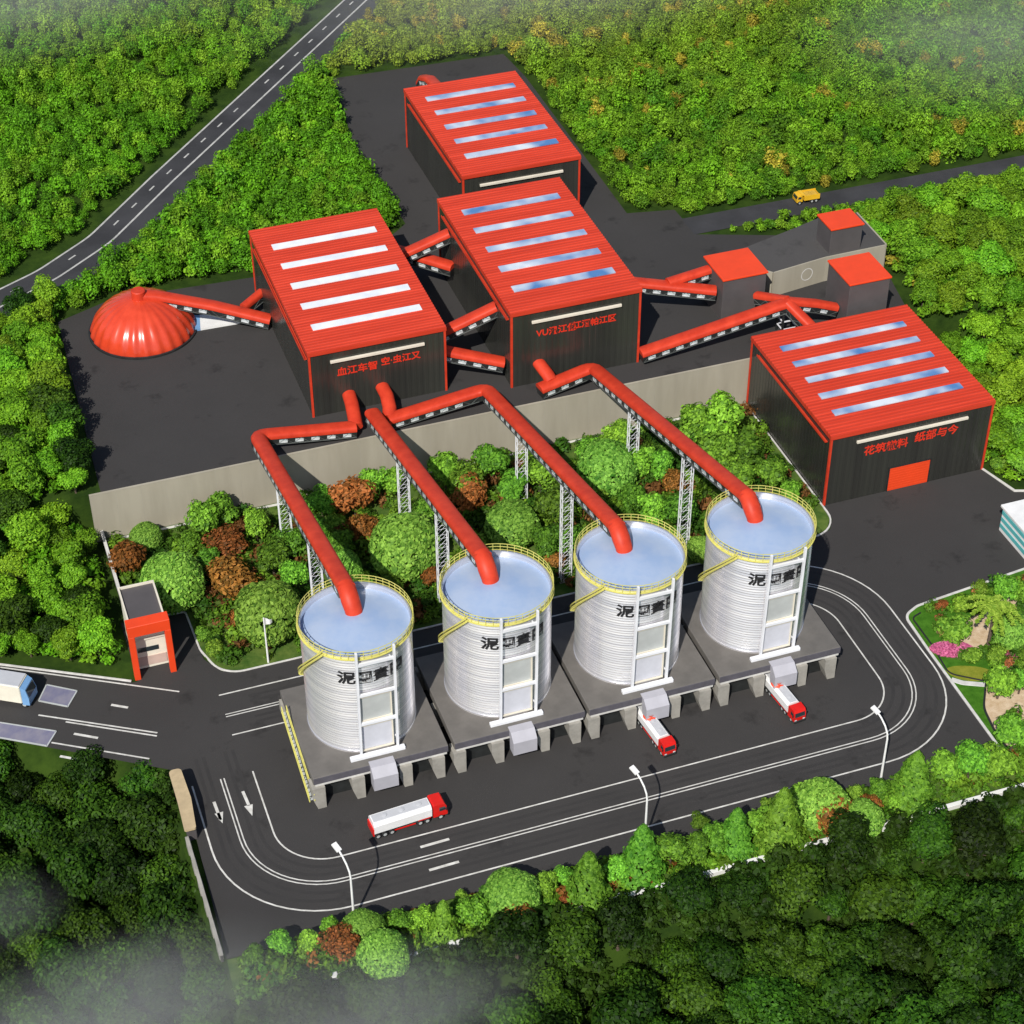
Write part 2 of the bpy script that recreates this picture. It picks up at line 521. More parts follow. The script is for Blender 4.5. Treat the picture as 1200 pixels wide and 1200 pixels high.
# ------------------------------------------------------------------ setting: terrain, yards, roads
def sstep(a, b, x):
    if a > b:
        return 1.0 - sstep(b, a, x)
    t = max(0.0, min(1.0, (x - a) / (b - a)))
    return t * t * (3 - 2 * t)
def ground_h(x, y):
    bl = max(sstep(-64, -74, x), sstep(84, 96, x))
    st = 1.0 if y > 55.0 else 0.0
    drop = max(sstep(-43.0, -50, y), sstep(-62.8, -66, x) * sstep(6, -5, y + 0.69 * (x + 61)) if x < -62 else 0.0)
    return T * ((1 - bl) * st + bl * sstep(36, 62, y)) - 0.15 - 10.0 * drop
xs = sorted(set([-1500, -800, -500, -350, -250] + list(range(-200, 241, 4)) + [-66, -65, -63, -62.5, -62, 82, 83, 300, 420, 600, 1000, 1700]))
ys = sorted(set([-900, -500, -300, -200] + list(range(-140, 300, 4)) + [-49.5, -47, -46, -45, -43, -42.5, -41, 54.85, 55.15, 340, 420, 600, 900, 1600, 2500]))
mb = MB()
mb.v = [(x, y, ground_h(x, y)) for y in ys for x in xs]
nx = len(xs)
mb.f = [(j * nx + i, j * nx + i + 1, (j + 1) * nx + i + 1, (j + 1) * nx + i) for j in range(len(ys) - 1) for i in range(nx - 1)]
struct(mb.build('terrain', MAT['ground'], smooth=True))

def sheet(name, poly, z, m, th=0.05):
    return struct(MB().prism(poly, z - th, z).build(name, m))
LOWER = [(-130, 60.5), (-81.3, 30.6), (-69.7, 24.1), (-63.4, 20.4), (-62.6, 20.4), (-62.6, 34.0), (-53.0, 33.0), (-52.9, 28.0), (-52.4, 21.8), (-50.5, 18.4), (-47.5, 17.3),
         (46.5, 17.3), (49.2, 18.2), (50.8, 20.6), (50.9, 24.2), (80.2, 24.2), (82.1, 17.0), (96, 12), (130, 12), (130, -1.2), (73.4, -1.2), (58.6, -3.2), (52.6, -3.6), (50.6, -5.2), (50.1, -11.9),
         (49.7, -34.4), (-61.7, -34.0), (-60.6, 0.4), (-83.4, 15.3), (-130, 46.0)]
sheet('lower_asphalt', LOWER, 0.0, MAT['asphalt'])
TERRACE = [(-59.2, 106.0), (-60.7, 54.98), (83.0, 54.98), (86.0, 70.0), (84.7, 86.0), (58.9, 95.8), (58.6, 105.6), (49.5, 107.4), (50.5, 168.0), (49.6, 179.9), (11.4, 181.0),
           (7.7, 151.0), (8.4, 125.5), (8.5, 117.9), (-1.0, 109.5), (-22.7, 108.9), (-49.0, 110.2)]
sheet('terrace_asphalt', TERRACE, T, MAT['asphalt'])
sheet('upper_road', [(58.5, 95.9), (250, 95.9), (250, 102.0), (58.5, 102.0)], T + 0.006, MAT['asphalt_road'])
HWC = [(-140, 80), (-100, 96), (-82, 106), (-67.8, 116), (-58.0, 121.3), (-46.5, 130.6), (-30.6, 149.7), (-6.0, 178.0), (21.0, 209.0), (60, 254), (110, 312)]
def offset_line(P, d):
    out = []
    for i, p in enumerate(P):
        a = Vector(P[max(0, i - 1)]); b = Vector(P[min(len(P) - 1, i + 1)])
        t = (b - a).normalized()
        out.append((p[0] - t.y * d, p[1] + t.x * d))
    return out
HW = [tuple(v) for v in rounded(HWC, [0] + [26] * (len(HWC) - 2) + [0], 6)]
mb = MB()
ribbon(mb, offset_line(HW, -1.2), 10.0, T + 0.03)
struct(mb.build('highway', MAT['asphalt_road']))
mb = MB()
ribbon(mb, offset_line(HW, -1.2), 0.4, T + 0.036)
ribbon(mb, offset_line(HW, 3.55), 0.4, T + 0.036)
acc = 0.0
CL = offset_line(HW, 1.3)
for i in range(len(CL) - 1):
    a, b = Vector(CL[i]), Vector(CL[i + 1])
    L_ = (b - a).length
    s = (-acc) % 7.0
    while s + 2.0 < L_:
        p, q = a + (b - a) * (s / L_), a + (b - a) * ((s + 1.9) / L_)
        ribbon(mb, [p, q], 0.34, T + 0.036)
        s += 7.0
    acc += L_
struct(mb.build('highway_marking', MAT['marking_worn']))

# road markings of the lower road
def loop(x0, x1, y0, y1, r, z, w_, mb):
    """Left side, bottom, right side and back of the service loop; open at the left end."""
    pts = rounded([(x0, -3.0), (x0, y0), (x1, y0), (x1, y1), (-52.0, y1)], [0, r, r, r, 0], 14)
    ribbon(mb, pts, w_, z)
mb = MB()
loop(-50.9, 40.6, -22.2, 4.9, 7.2, 0.006, 0.22, mb)
loop(-55.5, 45.3, -26.55, 9.3, 11.6, 0.006, 0.18, mb)
loop(-55.0, 44.75, -26.0, 8.8, 11.1, 0.006, 0.18, mb)
loop(-59.5, 49.4, -31.0, 13.5, 15.5, 0.006, 0.24, mb)
for a, b in [((-32.9, -24.25), (-28.8, -24.15)), ((-33.0, -28.5), (-28.8, -28.4)), ((-57.3, -6.9), (-57.15, -10.5)), ((-53.1, -6.3), (-52.9, -9.2)),
             ((-77.5, 18.2), (-62.0, 8.9)), ((-74.0, 15.5), (-62.2, 8.3)), ((-76.6, 12.0), (-64.1, 4.2)), ((-67.2, 16.8), (-65.0, 15.4)), ((-73.3, 12.7), (-70.2, 10.7)), ((-75.9, 8.9), (-72.5, 6.7)), ((-81.3, 30.2), (-57.3, 16.2))]:
    ribbon(mb, [a, b], 0.26 if abs(a[0] - b[0]) > 5 else 0.42, 0.006)
for x, y in [(-52.95, -10.6), (-57.1, -10.6)]:
    mb.poly([(x - 0.6, y + 1.5, 0.006), (x + 0.05, y - 0.6, 0.006), (x + 0.6, y + 1.5, 0.006)])
struct(mb.build('road_marking', MAT['marking']))

# worn wheel paths of the loop and the left road
mb = MB()
for off in (-1.1, 1.1):
    for x0, x1, y0, y1, r in ((-53.2, 42.7, -24.2, 7.0, 9.2), (-57.4, 47.3, -28.7, 11.4, 13.4)):
        pts = rounded([(x0 - off * .5, 2.0), (x0 - off * .5, y0 - off * .5), (x1 + off * .5, y0 - off * .5), (x1 + off * .5, y1 + off * .5), (-48.0, y1 + off * .5)], [0, r, r, r, 0], 14)
        ribbon(mb, pts, 0.5, 0.004)
struct(mb.build('tyre_mark', MAT['tyre_mark']))
# garden ground and kerbs
GARDEN_P = [(-61.2, 34.4), (-61.2, 54.6), (50.6, 54.6), (50.6, 24.0), (50.4, 20.8), (48.9, 18.6), (46.4, 17.6), (-47.4, 17.6), (-50.2, 18.7), (-52.1, 21.9), (-52.6, 28.0), (-52.7, 33.4)]
sheet('garden_ground', GARDEN_P, 0.10, MAT['soil'], 0.2)
struct(kerb('garden_kerb', rounded([(-61.2, 34.2), (-52.8, 33.2), (-52.5, 24.0), (-50.5, 17.4), (50.8, 17.4), (50.8, 54.4)], [0, 0.5, 4, 4.5, 5.0, 0], 8)))
struct(kerb('retaining_wall_kerb', [(-61.0, 54.1), (50.6, 54.1)], 0.5, 0.0, 0.2))
struct(kerb('road_kerb', [(-110, 48.2), (-81.6, 31.0), (-70, 24.4), (-63.5, 20.7)], 0.35))
struct(kerb('warehouse_kerb', [(80.3, 24.4), (82.4, 17.2), (96, 12.3), (125, 12.3)], 0.4))
HEDGE_P = [(-61.7, -34.2), (49.7, -34.6), (75, -34.9), (75, -42.2), (-52, -42.2), (-62, -40)]
sheet('hedge_ground', HEDGE_P, 0.06, MAT['soil'], 0.2)
FLOWER_P = [(tuple(v)) for v in rounded([(49.9, -34.4), (50.3, -12), (50.6, -4.6), (53.5, -3.2), (73.4, -1.0), (110, 0.0), (110, -34.4), (49.9, -34.4)], [0, 4, 2.0, 2, 4, 0, 0, 0], 6)]
sheet('flower_garden_ground', FLOWER_P[:-1], 0.06, MAT['lawn'], 0.2)
struct(kerb('flower_garden_kerb', rounded([(49.2, -34.4), (49.9, -34.4), (50.3, -12), (50.6, -4.4), (53.5, -3.0), (73.4, -0.8), (110, 0.2)], [0, 0.1, 4, 2.2, 3, 4, 0], 8), 0.4, 0.0, 0.18))

# upper bin terrace
UT = [(60.5, 74.5), (63.0, 71.6), (74.0, 73.2), (86.2, 73.4), (86.4, 85.4), (79.0, 86.0), (73.4, 84.2), (60.5, 80.6)]
ZU = 14.3
sheet('upper_terrace_asphalt', UT, ZU, MAT['paving'])
struct(MB().prism([(p[0], p[1]) for p in UT], T - 0.3, ZU - 0.06).build('upper_terrace_core', MAT['concrete']))
mb = MB()
mb.mesh([(52, 75.6, T + 0.02), (60.5, 74.5, ZU - 0.01), (60.5, 80.6, ZU - 0.01), (52, 80.6, T + 0.02), (52, 75.6, T - 0.2), (60.5, 74.5, T - 0.2), (60.5, 80.6, T - 0.2), (52, 80.6, T - 0.2)],
        [(0, 1, 2, 3), (4, 5, 1, 0), (5, 6, 2, 1), (6, 7, 3, 2), (7, 4, 0, 3), (7, 6, 5, 4)])
struct(mb.build('upper_terrace_ramp', MAT['paving']))

# ------------------------------------------------------------------ retaining walls, boundary walls
t = thing('retaining_wall', 'long beige concrete retaining wall between the upper yard and the garden', 'retaining wall', (-62, 54.8, 0), world=True)
mb = MB()
mb.box(-62.6, 83.0, 54.62, 54.97, -0.3, T - 0.16)
mb.build('wall_face', MAT['concrete'], t)
MB().box(-62.6, 83.0, 54.60, 54.972, T - 0.16, T + 0.02).build('coping', MAT['concrete'], t)
mb = MB()
for k in range(37):
    x = -62.5 + k * 4.0
    mb.box(x - 0.012, x + 0.012, 54.612, 54.63, 0.0, T - 0.18)
mb.build('joint', MAT['leg_concrete'], t)
t = thing('upper_retaining_wall', 'beige retaining wall holding up the small yard behind the red capped towers', 'retaining wall', (74, 73, T), world=True)
mb = MB()
for a, b in [((60.5, 74.5), (63.0, 71.6)), ((63.0, 71.6), (74.0, 73.2)), ((74.0, 73.2), (86.2, 73.4)), ((86.2, 73.4), (86.4, 85.4))]:
    d = Vector((b[0] - a[0], b[1] - a[1])).normalized()
    nrm = Vector((d.y, -d.x)) * 0.3
    mb.prism([(a[0] + nrm.x, a[1] + nrm.y), (b[0] + nrm.x, b[1] + nrm.y), (b[0] + nrm.x * .1, b[1] + nrm.y * .1), (a[0] + nrm.x * .1, a[1] + nrm.y * .1)], T - 0.2, ZU + 0.02)
mb.build('wall_face', MAT['concrete'], t)
mb = MB()
prev = None
mb.lathe([(1.25, 0), (1.25, 0.03), (1.1, 0.03), (1.1, 0)], 28)
vs = [(70.2 + (a * 0.99), 72.36 + a * 0.14 - c - 0.01, T + 2.6 + b) for a, b, c in mb.v]
m2 = MB(); m2.v = vs; m2.f = mb.f
m2.build('painted_ring', MAT['kerb'], t)

t = thing('boundary_wall', 'low dark boundary wall with a beige coping along the left of the road loop', 'wall', (-62.2, -24, 0), world=True)
MB().box(-62.45, -62.1, -34.2, -13.6, -0.2, 1.0).build('wall_panel', MAT['tower_grey'], t)
MB().bbox(-62.55, -62.05, -34.4, -13.3, 1.4, 1.55, 0.04).build('coping', MAT['leg_concrete'], t)
for k in range(6):
    y = -14.4 - k * 3.7
    MB().bbox(-62.55, -62.0, y - 0.9, y + 0.9, -0.2, 1.4, 0.04).build('pier', MAT['leg_concrete'], t)
t = thing('garden_wall', 'white capped boundary wall along the left side of the garden behind the gatehouse', 'wall', (-61.5, 45, 0), world=True)
MB().box(-61.75, -61.45, 34.5, 54.5, -0.2, 1.9).build('wall_panel', MAT['tower_grey'], t)
MB().box(-61.85, -61.35, 34.4, 54.55, 1.9, 2.05).build('coping', MAT['kerb'], t)
t = thing('low_white_wall', 'low white wall with square piers below the front hedge row', 'wall', (0, -42, 0), world=True)
MB().box(-50, 75, -42.1, -41.75, -0.2, 0.85).build('wall_panel', MAT['white'], t)
MB().bbox(-50.1, 75, -42.25, -41.6, 0.85, 1.0, 0.03).build('coping', MAT['white'], t)
for k in range(17):
    x = -49.6 + k * 7.7
    MB().bbox(x - 0.4, x + 0.4, -42.35, -41.5, -0.2, 1.35, 0.06).build('pier', MAT['white'], t)

# ------------------------------------------------------------------ warehouses
def warehouse(label, x0, x1, y0, y1, z0, z1, sky_rows, sky_x, sky_m, bar, text=None, door=None, gutter=True):
    t = thing('warehouse', label, 'warehouse', ((x0 + x1) / 2, (y0 + y1) / 2, z0), world=True)
    wt = z1 - 0.55
    mb = MB()
    # walls of ribbed sheet: a shallow trapezoid profile running round the four sides
    def ribs(a, b, n_out):
        a, b = Vector(a), Vector(b)
        L_ = (b - a).length
        n = int(L_ / 1.0)
        d = (b - a) / n
        o = Vector(n_out)
        pts = []
        for i in range(n):
            p = a + d * i
            pts += [p, p + d * .35, p + d * .45 + o * .03, p + d * .9 + o * .03]
        pts.append(b)
        return pts
    ring = []
    for a, b, o in [((x0, y0), (x1, y0), (0, -1)), ((x1, y0), (x1, y1), (1, 0)), ((x1, y1), (x0, y1), (0, 1)), ((x0, y1), (x0, y0), (-1, 0))]:
        ring += ribs(a, b, o)[:-1]
    n = len(ring)
    mb.mesh([(p.x, p.y, z0 - 0.2) for p in ring] + [(p.x, p.y, wt) for p in ring], [(i, (i + 1) % n, (i + 1) % n + n, i + n) for i in range(n)])
    mb.build('wall', MAT['cladding'], t)
    # corrugated roof sheet, ribs running across
    pr = []
    ov = 0.25
    nr = int((y1 - y0 + 2 * ov) / 0.8)
    dy = (y1 - y0 + 2 * ov) / nr
    for i in range(nr):
        y = y0 - ov + dy * i
        pr += [(y, z1), (y + dy * .45, z1), (y + dy * .55, z1 + 0.13), (y + dy * .9, z1 + 0.13)]
    pr += [(y1 + ov, z1), (y1 + ov, wt - 0.15), (y0 - ov, wt - 0.15)]
    rf = MB().extr(pr, 'x', x0 - ov, x1 + ov).build('roof', MAT['red_roof'], t)
    for ya, yb in sky_rows:
        mb = MB()
        mb.box(sky_x[0], sky_x[1], ya, yb, z1 + 0.05, z1 + 0.24)
        mb.build('skylight', sky_m, rf)
    for (cx, cy) in [(x0, y0), (x1, y0), (x0, y1), (x1, y1)]:
        sx, sy = (-1 if cx == x0 else 1), (-1 if cy == y0 else 1)
        mb = MB()
        mb.box(min(cx + sx * .16, cx - sx * .2), max(cx + sx * .16, cx - sx * .2), min(cy + sy * .16, cy - sy * .2), max(cy + sy * .16, cy - sy * .2), z0 - 0.1, wt - 0.16)
        mb.build('corner_trim', MAT['red'], t)
    for sx, xx in ((-1, x0), (1, x1)):
        mb = MB()
        mb.extr([(xx + sx * .06, wt - 1.35), (xx + sx * .55, wt - 1.35), (xx + sx * .55, wt - 0.95), (xx + sx * .45, wt - 0.95), (xx + sx * .45, wt - 1.22), (xx + sx * .06, wt - 1.22)], 'y', y0 + 1.0, y1 - 3.0)
        mb.build('gutter', MAT['red'], t)
    MB().bbox(bar[0], bar[1], y0 - 0.42, y0 - 0.05, bar[2] - 0.22, bar[2] + 0.22, 0.03).build('ledge_strip', MAT['ledge'], t)
    if text:
        for body, xc, z, size in text:
            mb = MB()
            vs, fs = text_verts(body, size)
            mb.mesh([(xc + a, y0 - 0.09 - c, z + b) for a, b, c in vs], fs)
            mb.build('lettering', MAT['ink_red'], t)
    if door:
        mb = MB()
        for k in range(9):
            h = (door[2] - 0.1) / 9
            mb.bbox(door[0], door[1], y0 - 0.16, y0 - 0.04, 0.05 + k * h, 0.05 + (k + 0.96) * h, 0.02)
        d = mb.build('door', MAT['red_bright'], t)
        m3 = MB()
        m3.box(door[0] - 0.18, door[0], y0 - 0.2, y0, 0, door[2] + 0.18).box(door[1], door[1] + 0.18, y0 - 0.2, y0, 0, door[2] + 0.18).box(door[0], door[1], y0 - 0.2, y0, door[2], door[2] + 0.18)
        m3.build('door_frame', MAT['dark'], d)
    return t
def rows(first, last, n, w_):
    return [(first + (last - first) * i / (n - 1), first + (last - first) * i / (n - 1) + w_) for i in range(n)]
warehouse('red roofed dark warehouse nearest the red dome, with five white skylights', -23.96, -0.91, 63.26, 103.62, T, 22.0, rows(69.1, 95.9, 5, 1.75), (-21.6, -2.9), MAT['sky_white'],
          (-20.5, -4.5, 19.6), [('血江车智', -16.0, 16.6, 1.75), ('空·虫江又', -8.6, 17.0, 1.6)])
warehouse('tallest central red roofed dark warehouse, spout and conveyor at its front wall', 9.69, 32.53, 60.30, 99.65, T, 24.13, rows(66.0, 92.6, 5, 1.75), (12.2, 30.3), MAT['sky_blue'],
          (13.2, 29.1, 21.7), [('VU汛江保', 17.6, 18.6, 1.65), ('江酒帕江区', 24.4, 18.8, 1.55)])
warehouse('rearmost red roofed warehouse at the far end of the upper yard', 17.59, 40.52, 109.92, 146.62, T, 22.0, rows(115.6, 140.0, 5, 1.7), (20.2, 38.5), MAT['sky_blue'],
          (20.8, 37.2, 19.5))
warehouse('red roofed warehouse on the lower road with a red roller door', 51.05, 80.22, 24.27, 54.23, 0.0, 14.05, rows(28.9, 48.4, 5, 1.45), (53.9, 77.2), MAT['sky_blue'],
          (55.6, 75.7, 11.85), [('花筑辙料', 61.2, 8.75, 2.0), ('纸部与今', 70.3, 9.2, 2.0)], (62.5, 69.9, 4.7))

# ------------------------------------------------------------------ red capped towers
def tower(label, x0, x1, y0, y1, z0, z1):
    t = thing('transfer_tower', label, 'tower', ((x0 + x1) / 2, (y0 + y1) / 2, z0), group='grey transfer towers with red caps', world=True)
    MB().bbox(x0, x1, y0, y1, z0 - 0.1, z1 - 0.3, 0.06).build('wall', MAT['tower_grey'], t)
    MB().bbox(x0 - 0.22, x1 + 0.22, y0 - 0.22, y1 + 0.22, z1 - 0.3, z1, 0.05).build('roof', MAT['red_bright'], t)
    return t
tower('grey tower with red cap joined by conveyors from the central warehouse', 51.2, 59.4, 67.2, 75.4, T, 17.8)
tower('widest grey tower with red cap, just behind the roof of the lower warehouse', 70.1, 77.8, 56.6, 64.8, T, 19.2)
tower('grey tower with red cap standing up on the small upper yard', 75.1, 81.3, 73.8, 79.2, ZU, 19.5)

# ------------------------------------------------------------------ red dome
t = thing('storage_dome', 'glossy red ribbed storage dome at the left of the upper yard', 'dome', (-45.4, 98.6, T))
prof = [(9.1, 0.0), (9.1, 0.6)] + [(9.05 * math.cos(a) ** 0.85 * (1 - 0.12 * math.sin(a)), 0.6 + 6.0 * math.sin(a) ** 1.05) for a in [i * math.pi / 2 / 14 for i in range(1, 14)]] + [(0.9, 7.0)]
MB().lathe(prof, 144, mod=lambda a, z: 1 + 0.016 * math.cos(26 * a)).build('shell', MAT['dome_red'] if 'dome_red' in MAT else MAT['red'], t, smooth=True)
MB().lathe([(9.5, 0.0), (9.5, 0.35), (9.2, 0.4)], 96).build('base_ring', MAT['dark'], t)
MB().lathe([(1.25, 6.4), (1.25, 8.0), (1.1, 8.15), (0, 8.15)], 28).build('cap', MAT['red'], t, smooth=True)
t = thing('concrete_pad', 'low white concrete pad beside the red dome', 'concrete pad', (-32, 96.5, T), world=True)
MB().prism([(-36.0, 94.9), (-29.1, 94.7), (-26.6, 96.8), (-35.2, 99.2)], T, T + 0.45).build('slab', MAT['white'], t)
MB().prism([(-37.3, 94.95), (-36.02, 94.9), (-35.22, 99.2), (-36.4, 99.5)], T, T + 0.4).build('blue_edge', MAT['pale_blue'], t)

# ------------------------------------------------------------------ conveyors
PANE = None
def conveyor(label, path, group='red covered conveyors', wd=1.25, chute=None, spouts=(), name='conveyor', panes=True, step=2.6):
    """path: points along the top of the cover."""
    global PANE
    P = [Vector(p) for p in path]
    t = thing(name, label, 'conveyor', tuple(P[0]), group=group, world=True)
    cover = [(wd * math.copysign(abs(math.cos(a)) ** 0.7, math.cos(a)), -0.95 + 0.80 * math.sin(a) ** 0.7) for a in [i * math.pi / 10 for i in range(11)]] + [(-wd, -1.1), (wd, -1.1)]
    MB().sweep(P, cover).build('cover', MAT['red'], t, smooth=True)
    case = [(wd * .96, -1.08), (wd * .96, -2.15), (wd * .8, -2.35), (-wd * .8, -2.35), (-wd * .96, -2.15), (-wd * .96, -1.08)]
    MB().sweep(P, case).build('casing', MAT['dark'], t)
    if panes:
        if PANE is None:
            mb = MB()
            mb.bbox(-0.68, 0.68, -0.03, 0.03, -0.3, 0.3, 0.02)
            pm = mb.build('window', MAT['window'])
            PANE = pm.data
            bpy.data.objects.remove(pm)
        for i in range(len(P) - 1):
            a, b = P[i], P[i + 1]
            L_ = (b - a).length
            if L_ < 3: continue
            d = (b - a) / L_
            s = Vector((d.y, -d.x, 0)).normalized()
            u = s.cross(d).normalized()
            if u.z < 0: u = -u
            k = 1.6
            while k < L_ - 1.0:
                c = a + d * k
                for sg in (-1, 1):
                    m = Matrix((d, s, u)).transposed().to_4x4()
                    m.translation = c + s * (sg * (wd * .96 + 0.02)) - u * 1.62 - P[0]
                    inst('window', PANE, t, m)
                k += step
    mb = MB()
    for i in range(len(P) - 1):
        a, b = P[i], P[i + 1]
        L_ = (b - a).length
        if L_ < 3: continue
        d = (b - a) / L_
        s = Vector((d.y, -d.x, 0)).normalized()
        u = s.cross(d).normalized()
        if u.z < 0: u = -u
        n = max(2, int(L_ / 1.3))
        for sg in (-1, 1):
            o_ = s * (sg * (wd * .96 + 0.05))
            mb.bar(a + o_ - u * 2.12, b + o_ - u * 2.12, 0.1)
            for k in range(n):
                p, q = a + d * (L_ * k / n), a + d * (L_ * (k + 1) / n)
                za, zb = (1.15, 2.1) if k % 2 else (2.1, 1.15)
                mb.bar(p + o_ - u * za, q + o_ - u * zb, 0.055)
    if mb.v:
        mb.build('truss', MAT['truss'], t)
    if chute:
        Q = [Vector(p) for p in chute]
        r = wd
        MB().sweep(Q, [(r * math.cos(a), -1.0 + 1.05 * math.sin(a)) for a in [i * math.pi / 8 for i in range(16)]], scales=[1.0, 1.03, 1.06, 1.0, 0.98][:len(Q)]).build('discharge_chute', MAT['red'], t, smooth=True)
    for sp in spouts:
        Q = [Vector(p) for p in sp]
        MB().sweep(Q, [(1.15 * math.cos(a), -0.8 + 0.9 * math.sin(a)) for a in [i * math.pi / 8 for i in range(16)]]).build('feed_spout', MAT['red'], t, smooth=True)
    return t
SX = [-34.6, -14.4, 5.4, 25.4]
LX = [(-34.7, -34.5), (-15.5, -14.9), (4.2, 5.0), (23.1, 25.2)]
def elbow(a, c, b, r):
    """Points of a rounded corner at c on the way from a to b."""
    a, c, b = Vector(a), Vector(c), Vector(b)
    p, q = c + (a - c).normalized() * r, c + (b - c).normalized() * r
    return [p * (1 - k) ** 2 + c * 2 * k * (1 - k) + q * k * k for k in (0, .25, .5, .75, 1)]
def silo_line(i, label, start, spouts):
    x0, x1 = LX[i]
    c = (x0, 57.5, 13.1)
    e = (x1, 1.8, 26.3)
    path = ([start] + elbow(start, c, e, 1.9) if start else [c]) + [e]
    ch = [(x1, 2.4, 26.3), (x1 + 0.02, 0.9, 26.1), (x1 + 0.15, -0.5, 25.2), (x1 + 0.35, -1.5, 23.9), (x1 + 0.45, -2.0, 22.3)]
    conveyor(label, path, group='conveyors feeding the four silos', chute=ch, spouts=spouts)
silo_line(0, 'conveyor with a right angle bend at the left, feeding the leftmost silo', (-18.6, 56.0, 11.9), [[(-17.7, 63.4, 13.2), (-17.9, 60.8, 12.8), (-18.3, 58.0, 12.2), (-18.6, 56.0, 11.6)]])
silo_line(1, 'straight conveyor from the dome side warehouse to the second silo from the left', None, [])
silo_line(2, 'bent conveyor from the dome side warehouse to the third silo from the left', (-13.2, 56.2, 11.9), [[(-12.0, 63.4, 13.4), (-11.9, 60.8, 13.1), (-12.3, 58.0, 12.5), (-12.9, 56.3, 11.7)]])
silo_line(3, 'bent conveyor from the central warehouse to the rightmost silo', (13.0, 56.0, 11.9), [[(14.6, 60.4, 13.9), (14.9, 59.2, 13.5), (15.4, 57.6, 12.8), (15.6, 56.4, 12.2)]])
conveyor('conveyor climbing from the dome side warehouse to the top of the red dome', [(-23.9, 91.6, 11.8), (-33.0, 95.6, 14.2), (-42.5, 98.4, 16.7), (-44.6, 98.7, 17.0)], group='conveyors on the upper yard')
conveyor('short red conveyor stub between the dome conveyor and the warehouse back', [(-23.9, 98.6, 13.2), (-28.0, 95.5, 12.8)], group='conveyors on the upper yard', panes=False, wd=0.8)
conveyor('rearmost link conveyor rising between the two warehouses at the front', [(-0.8, 97.0, 16.0), (9.6, 94.4, 21.0)], group='conveyors on the upper yard')
conveyor('link conveyor crossing just below the rearmost rising link', [(-0.8, 102.3, 16.2), (9.6, 91.3, 15.8)], group='conveyors on the upper yard')
conveyor('link conveyor rising to the front left eave of the central warehouse', [(-0.8, 71.0, 16.0), (9.6, 68.7, 21.2)], group='conveyors on the upper yard')
conveyor('lowest front link conveyor between the two warehouses', [(-0.8, 66.5, 16.2), (9.6, 63.2, 13.4)], group='conveyors on the upper yard')
conveyor('conveyor descending from the central warehouse to the nearest capped tower', [(32.6, 76.4, 17.2), (51.1, 69.6, 15.0)], group='conveyors on the upper yard')
conveyor('short upper branch conveyor entering the rear of the nearest capped tower', [(43.0, 72.8, 16.4), (51.1, 73.2, 17.2)], group='conveyors on the upper yard', wd=1.0)
conveyor('long conveyor climbing from the central warehouse past the nearest capped tower', [(32.6, 59.7, 12.3), (60.4, 60.2, 16.3)], group='conveyors on the upper yard')
conveyor('short branch conveyor from the junction back to the nearest capped tower', [(60.2, 60.9, 16.4), (57.5, 67.1, 14.2)], group='conveyors on the upper yard', wd=0.9, panes=False)
conveyor('short branch conveyor from the junction to the widest capped tower', [(60.6, 60.3, 16.35), (66.0, 60.0, 14.9), (70.0, 59.8, 13.4)], group='conveyors on the upper yard', wd=1.0, step=2.0)
conveyor('short branch conveyor dropping from the junction to the lower warehouse', [(60.3, 59.6, 16.3), (63.2, 54.4, 13.4)], group='conveyors on the upper yard', wd=1.0, panes=False)
conveyor('red feed pipe at the back wall of the rearmost warehouse', [(25.0, 146.7, 21.4), (25.0, 154.0, 20.4), (24.9, 158.5, 18.6), (24.9, 160.5, 16.5)], group='conveyors on the upper yard', wd=1.2, step=2.0)
t = thing('junction_frame', 'dark steel frame under the conveyor junction beside the lower warehouse', 'steel frame', (60, 60, T), world=True)
for x, y in [(59.2, 59.2), (59.2, 61.4), (62.0, 59.2), (62.0, 61.4)]:
    MB().box(x - 0.15, x + 0.15, y - 0.15, y + 0.15, T, 14.1).build('post', MAT['dark'], t)
mb = MB()
for z in (10.6, 12.2, 13.8):
    mb.bar((59.2, 59.2, z), (62.0, 59.2, z), 0.18).bar((59.2, 61.4, z), (62.0, 61.4, z), 0.18).bar((59.2, 59.2, z), (59.2, 61.4, z), 0.18).bar((62, 59.2, z), (62, 61.4, z), 0.18)
mb.build('bracing', MAT['ladder'], t)
# trestle towers
NAMES = ['first', 'second', 'third', 'fourth']
def trestle(x, y, zt, label):
    t = thing('trestle_tower', label, 'trestle', (x, y, 0.0), group='white lattice trestles under the silo conveyors')
    w_, d_ = 0.85, 0.4
    for a, b in ((-1, -1), (1, -1), (1, 1), (-1, 1)):
        MB().box(a * w_ - 0.06, a * w_ + 0.06, b * d_ - 0.06, b * d_ + 0.06, 0, zt).build('post', MAT['ladder'], t)
    mb = MB()
    n = int(zt / 1.7)
    for k in range(n):
        z, z2 = zt * k / n, zt * (k + 1) / n
        for b in (-1, 1):
            mb.bar((-w_, b * d_, z), (w_, b * d_, z2), 0.038)
            mb.bar((-w_, b * d_, z2), (w_, b * d_, z2), 0.038)
        for a in (-1, 1):
            mb.bar((a * w_, -d_, z), (a * w_, d_, z2), 0.045)
    mb.build('bracing', MAT['ladder'], t)
    MB().box(-w_ - .3, w_ + .3, -d_ - .3, d_ + .3, -0.1, 0.25).build('footing', MAT['leg_concrete'], t)
for i in range(4):
    for y, wh in ((40.5, 'upper'), (20.8, 'lower')):
        f = (57.5 - y) / 55.7
        trestle(LX[i][0] + (LX[i][1] - LX[i][0]) * f, y, 13.1 + 13.2 * f - 2.25, f'{wh} white lattice trestle under the {NAMES[i]} silo conveyor counted from the dome side')

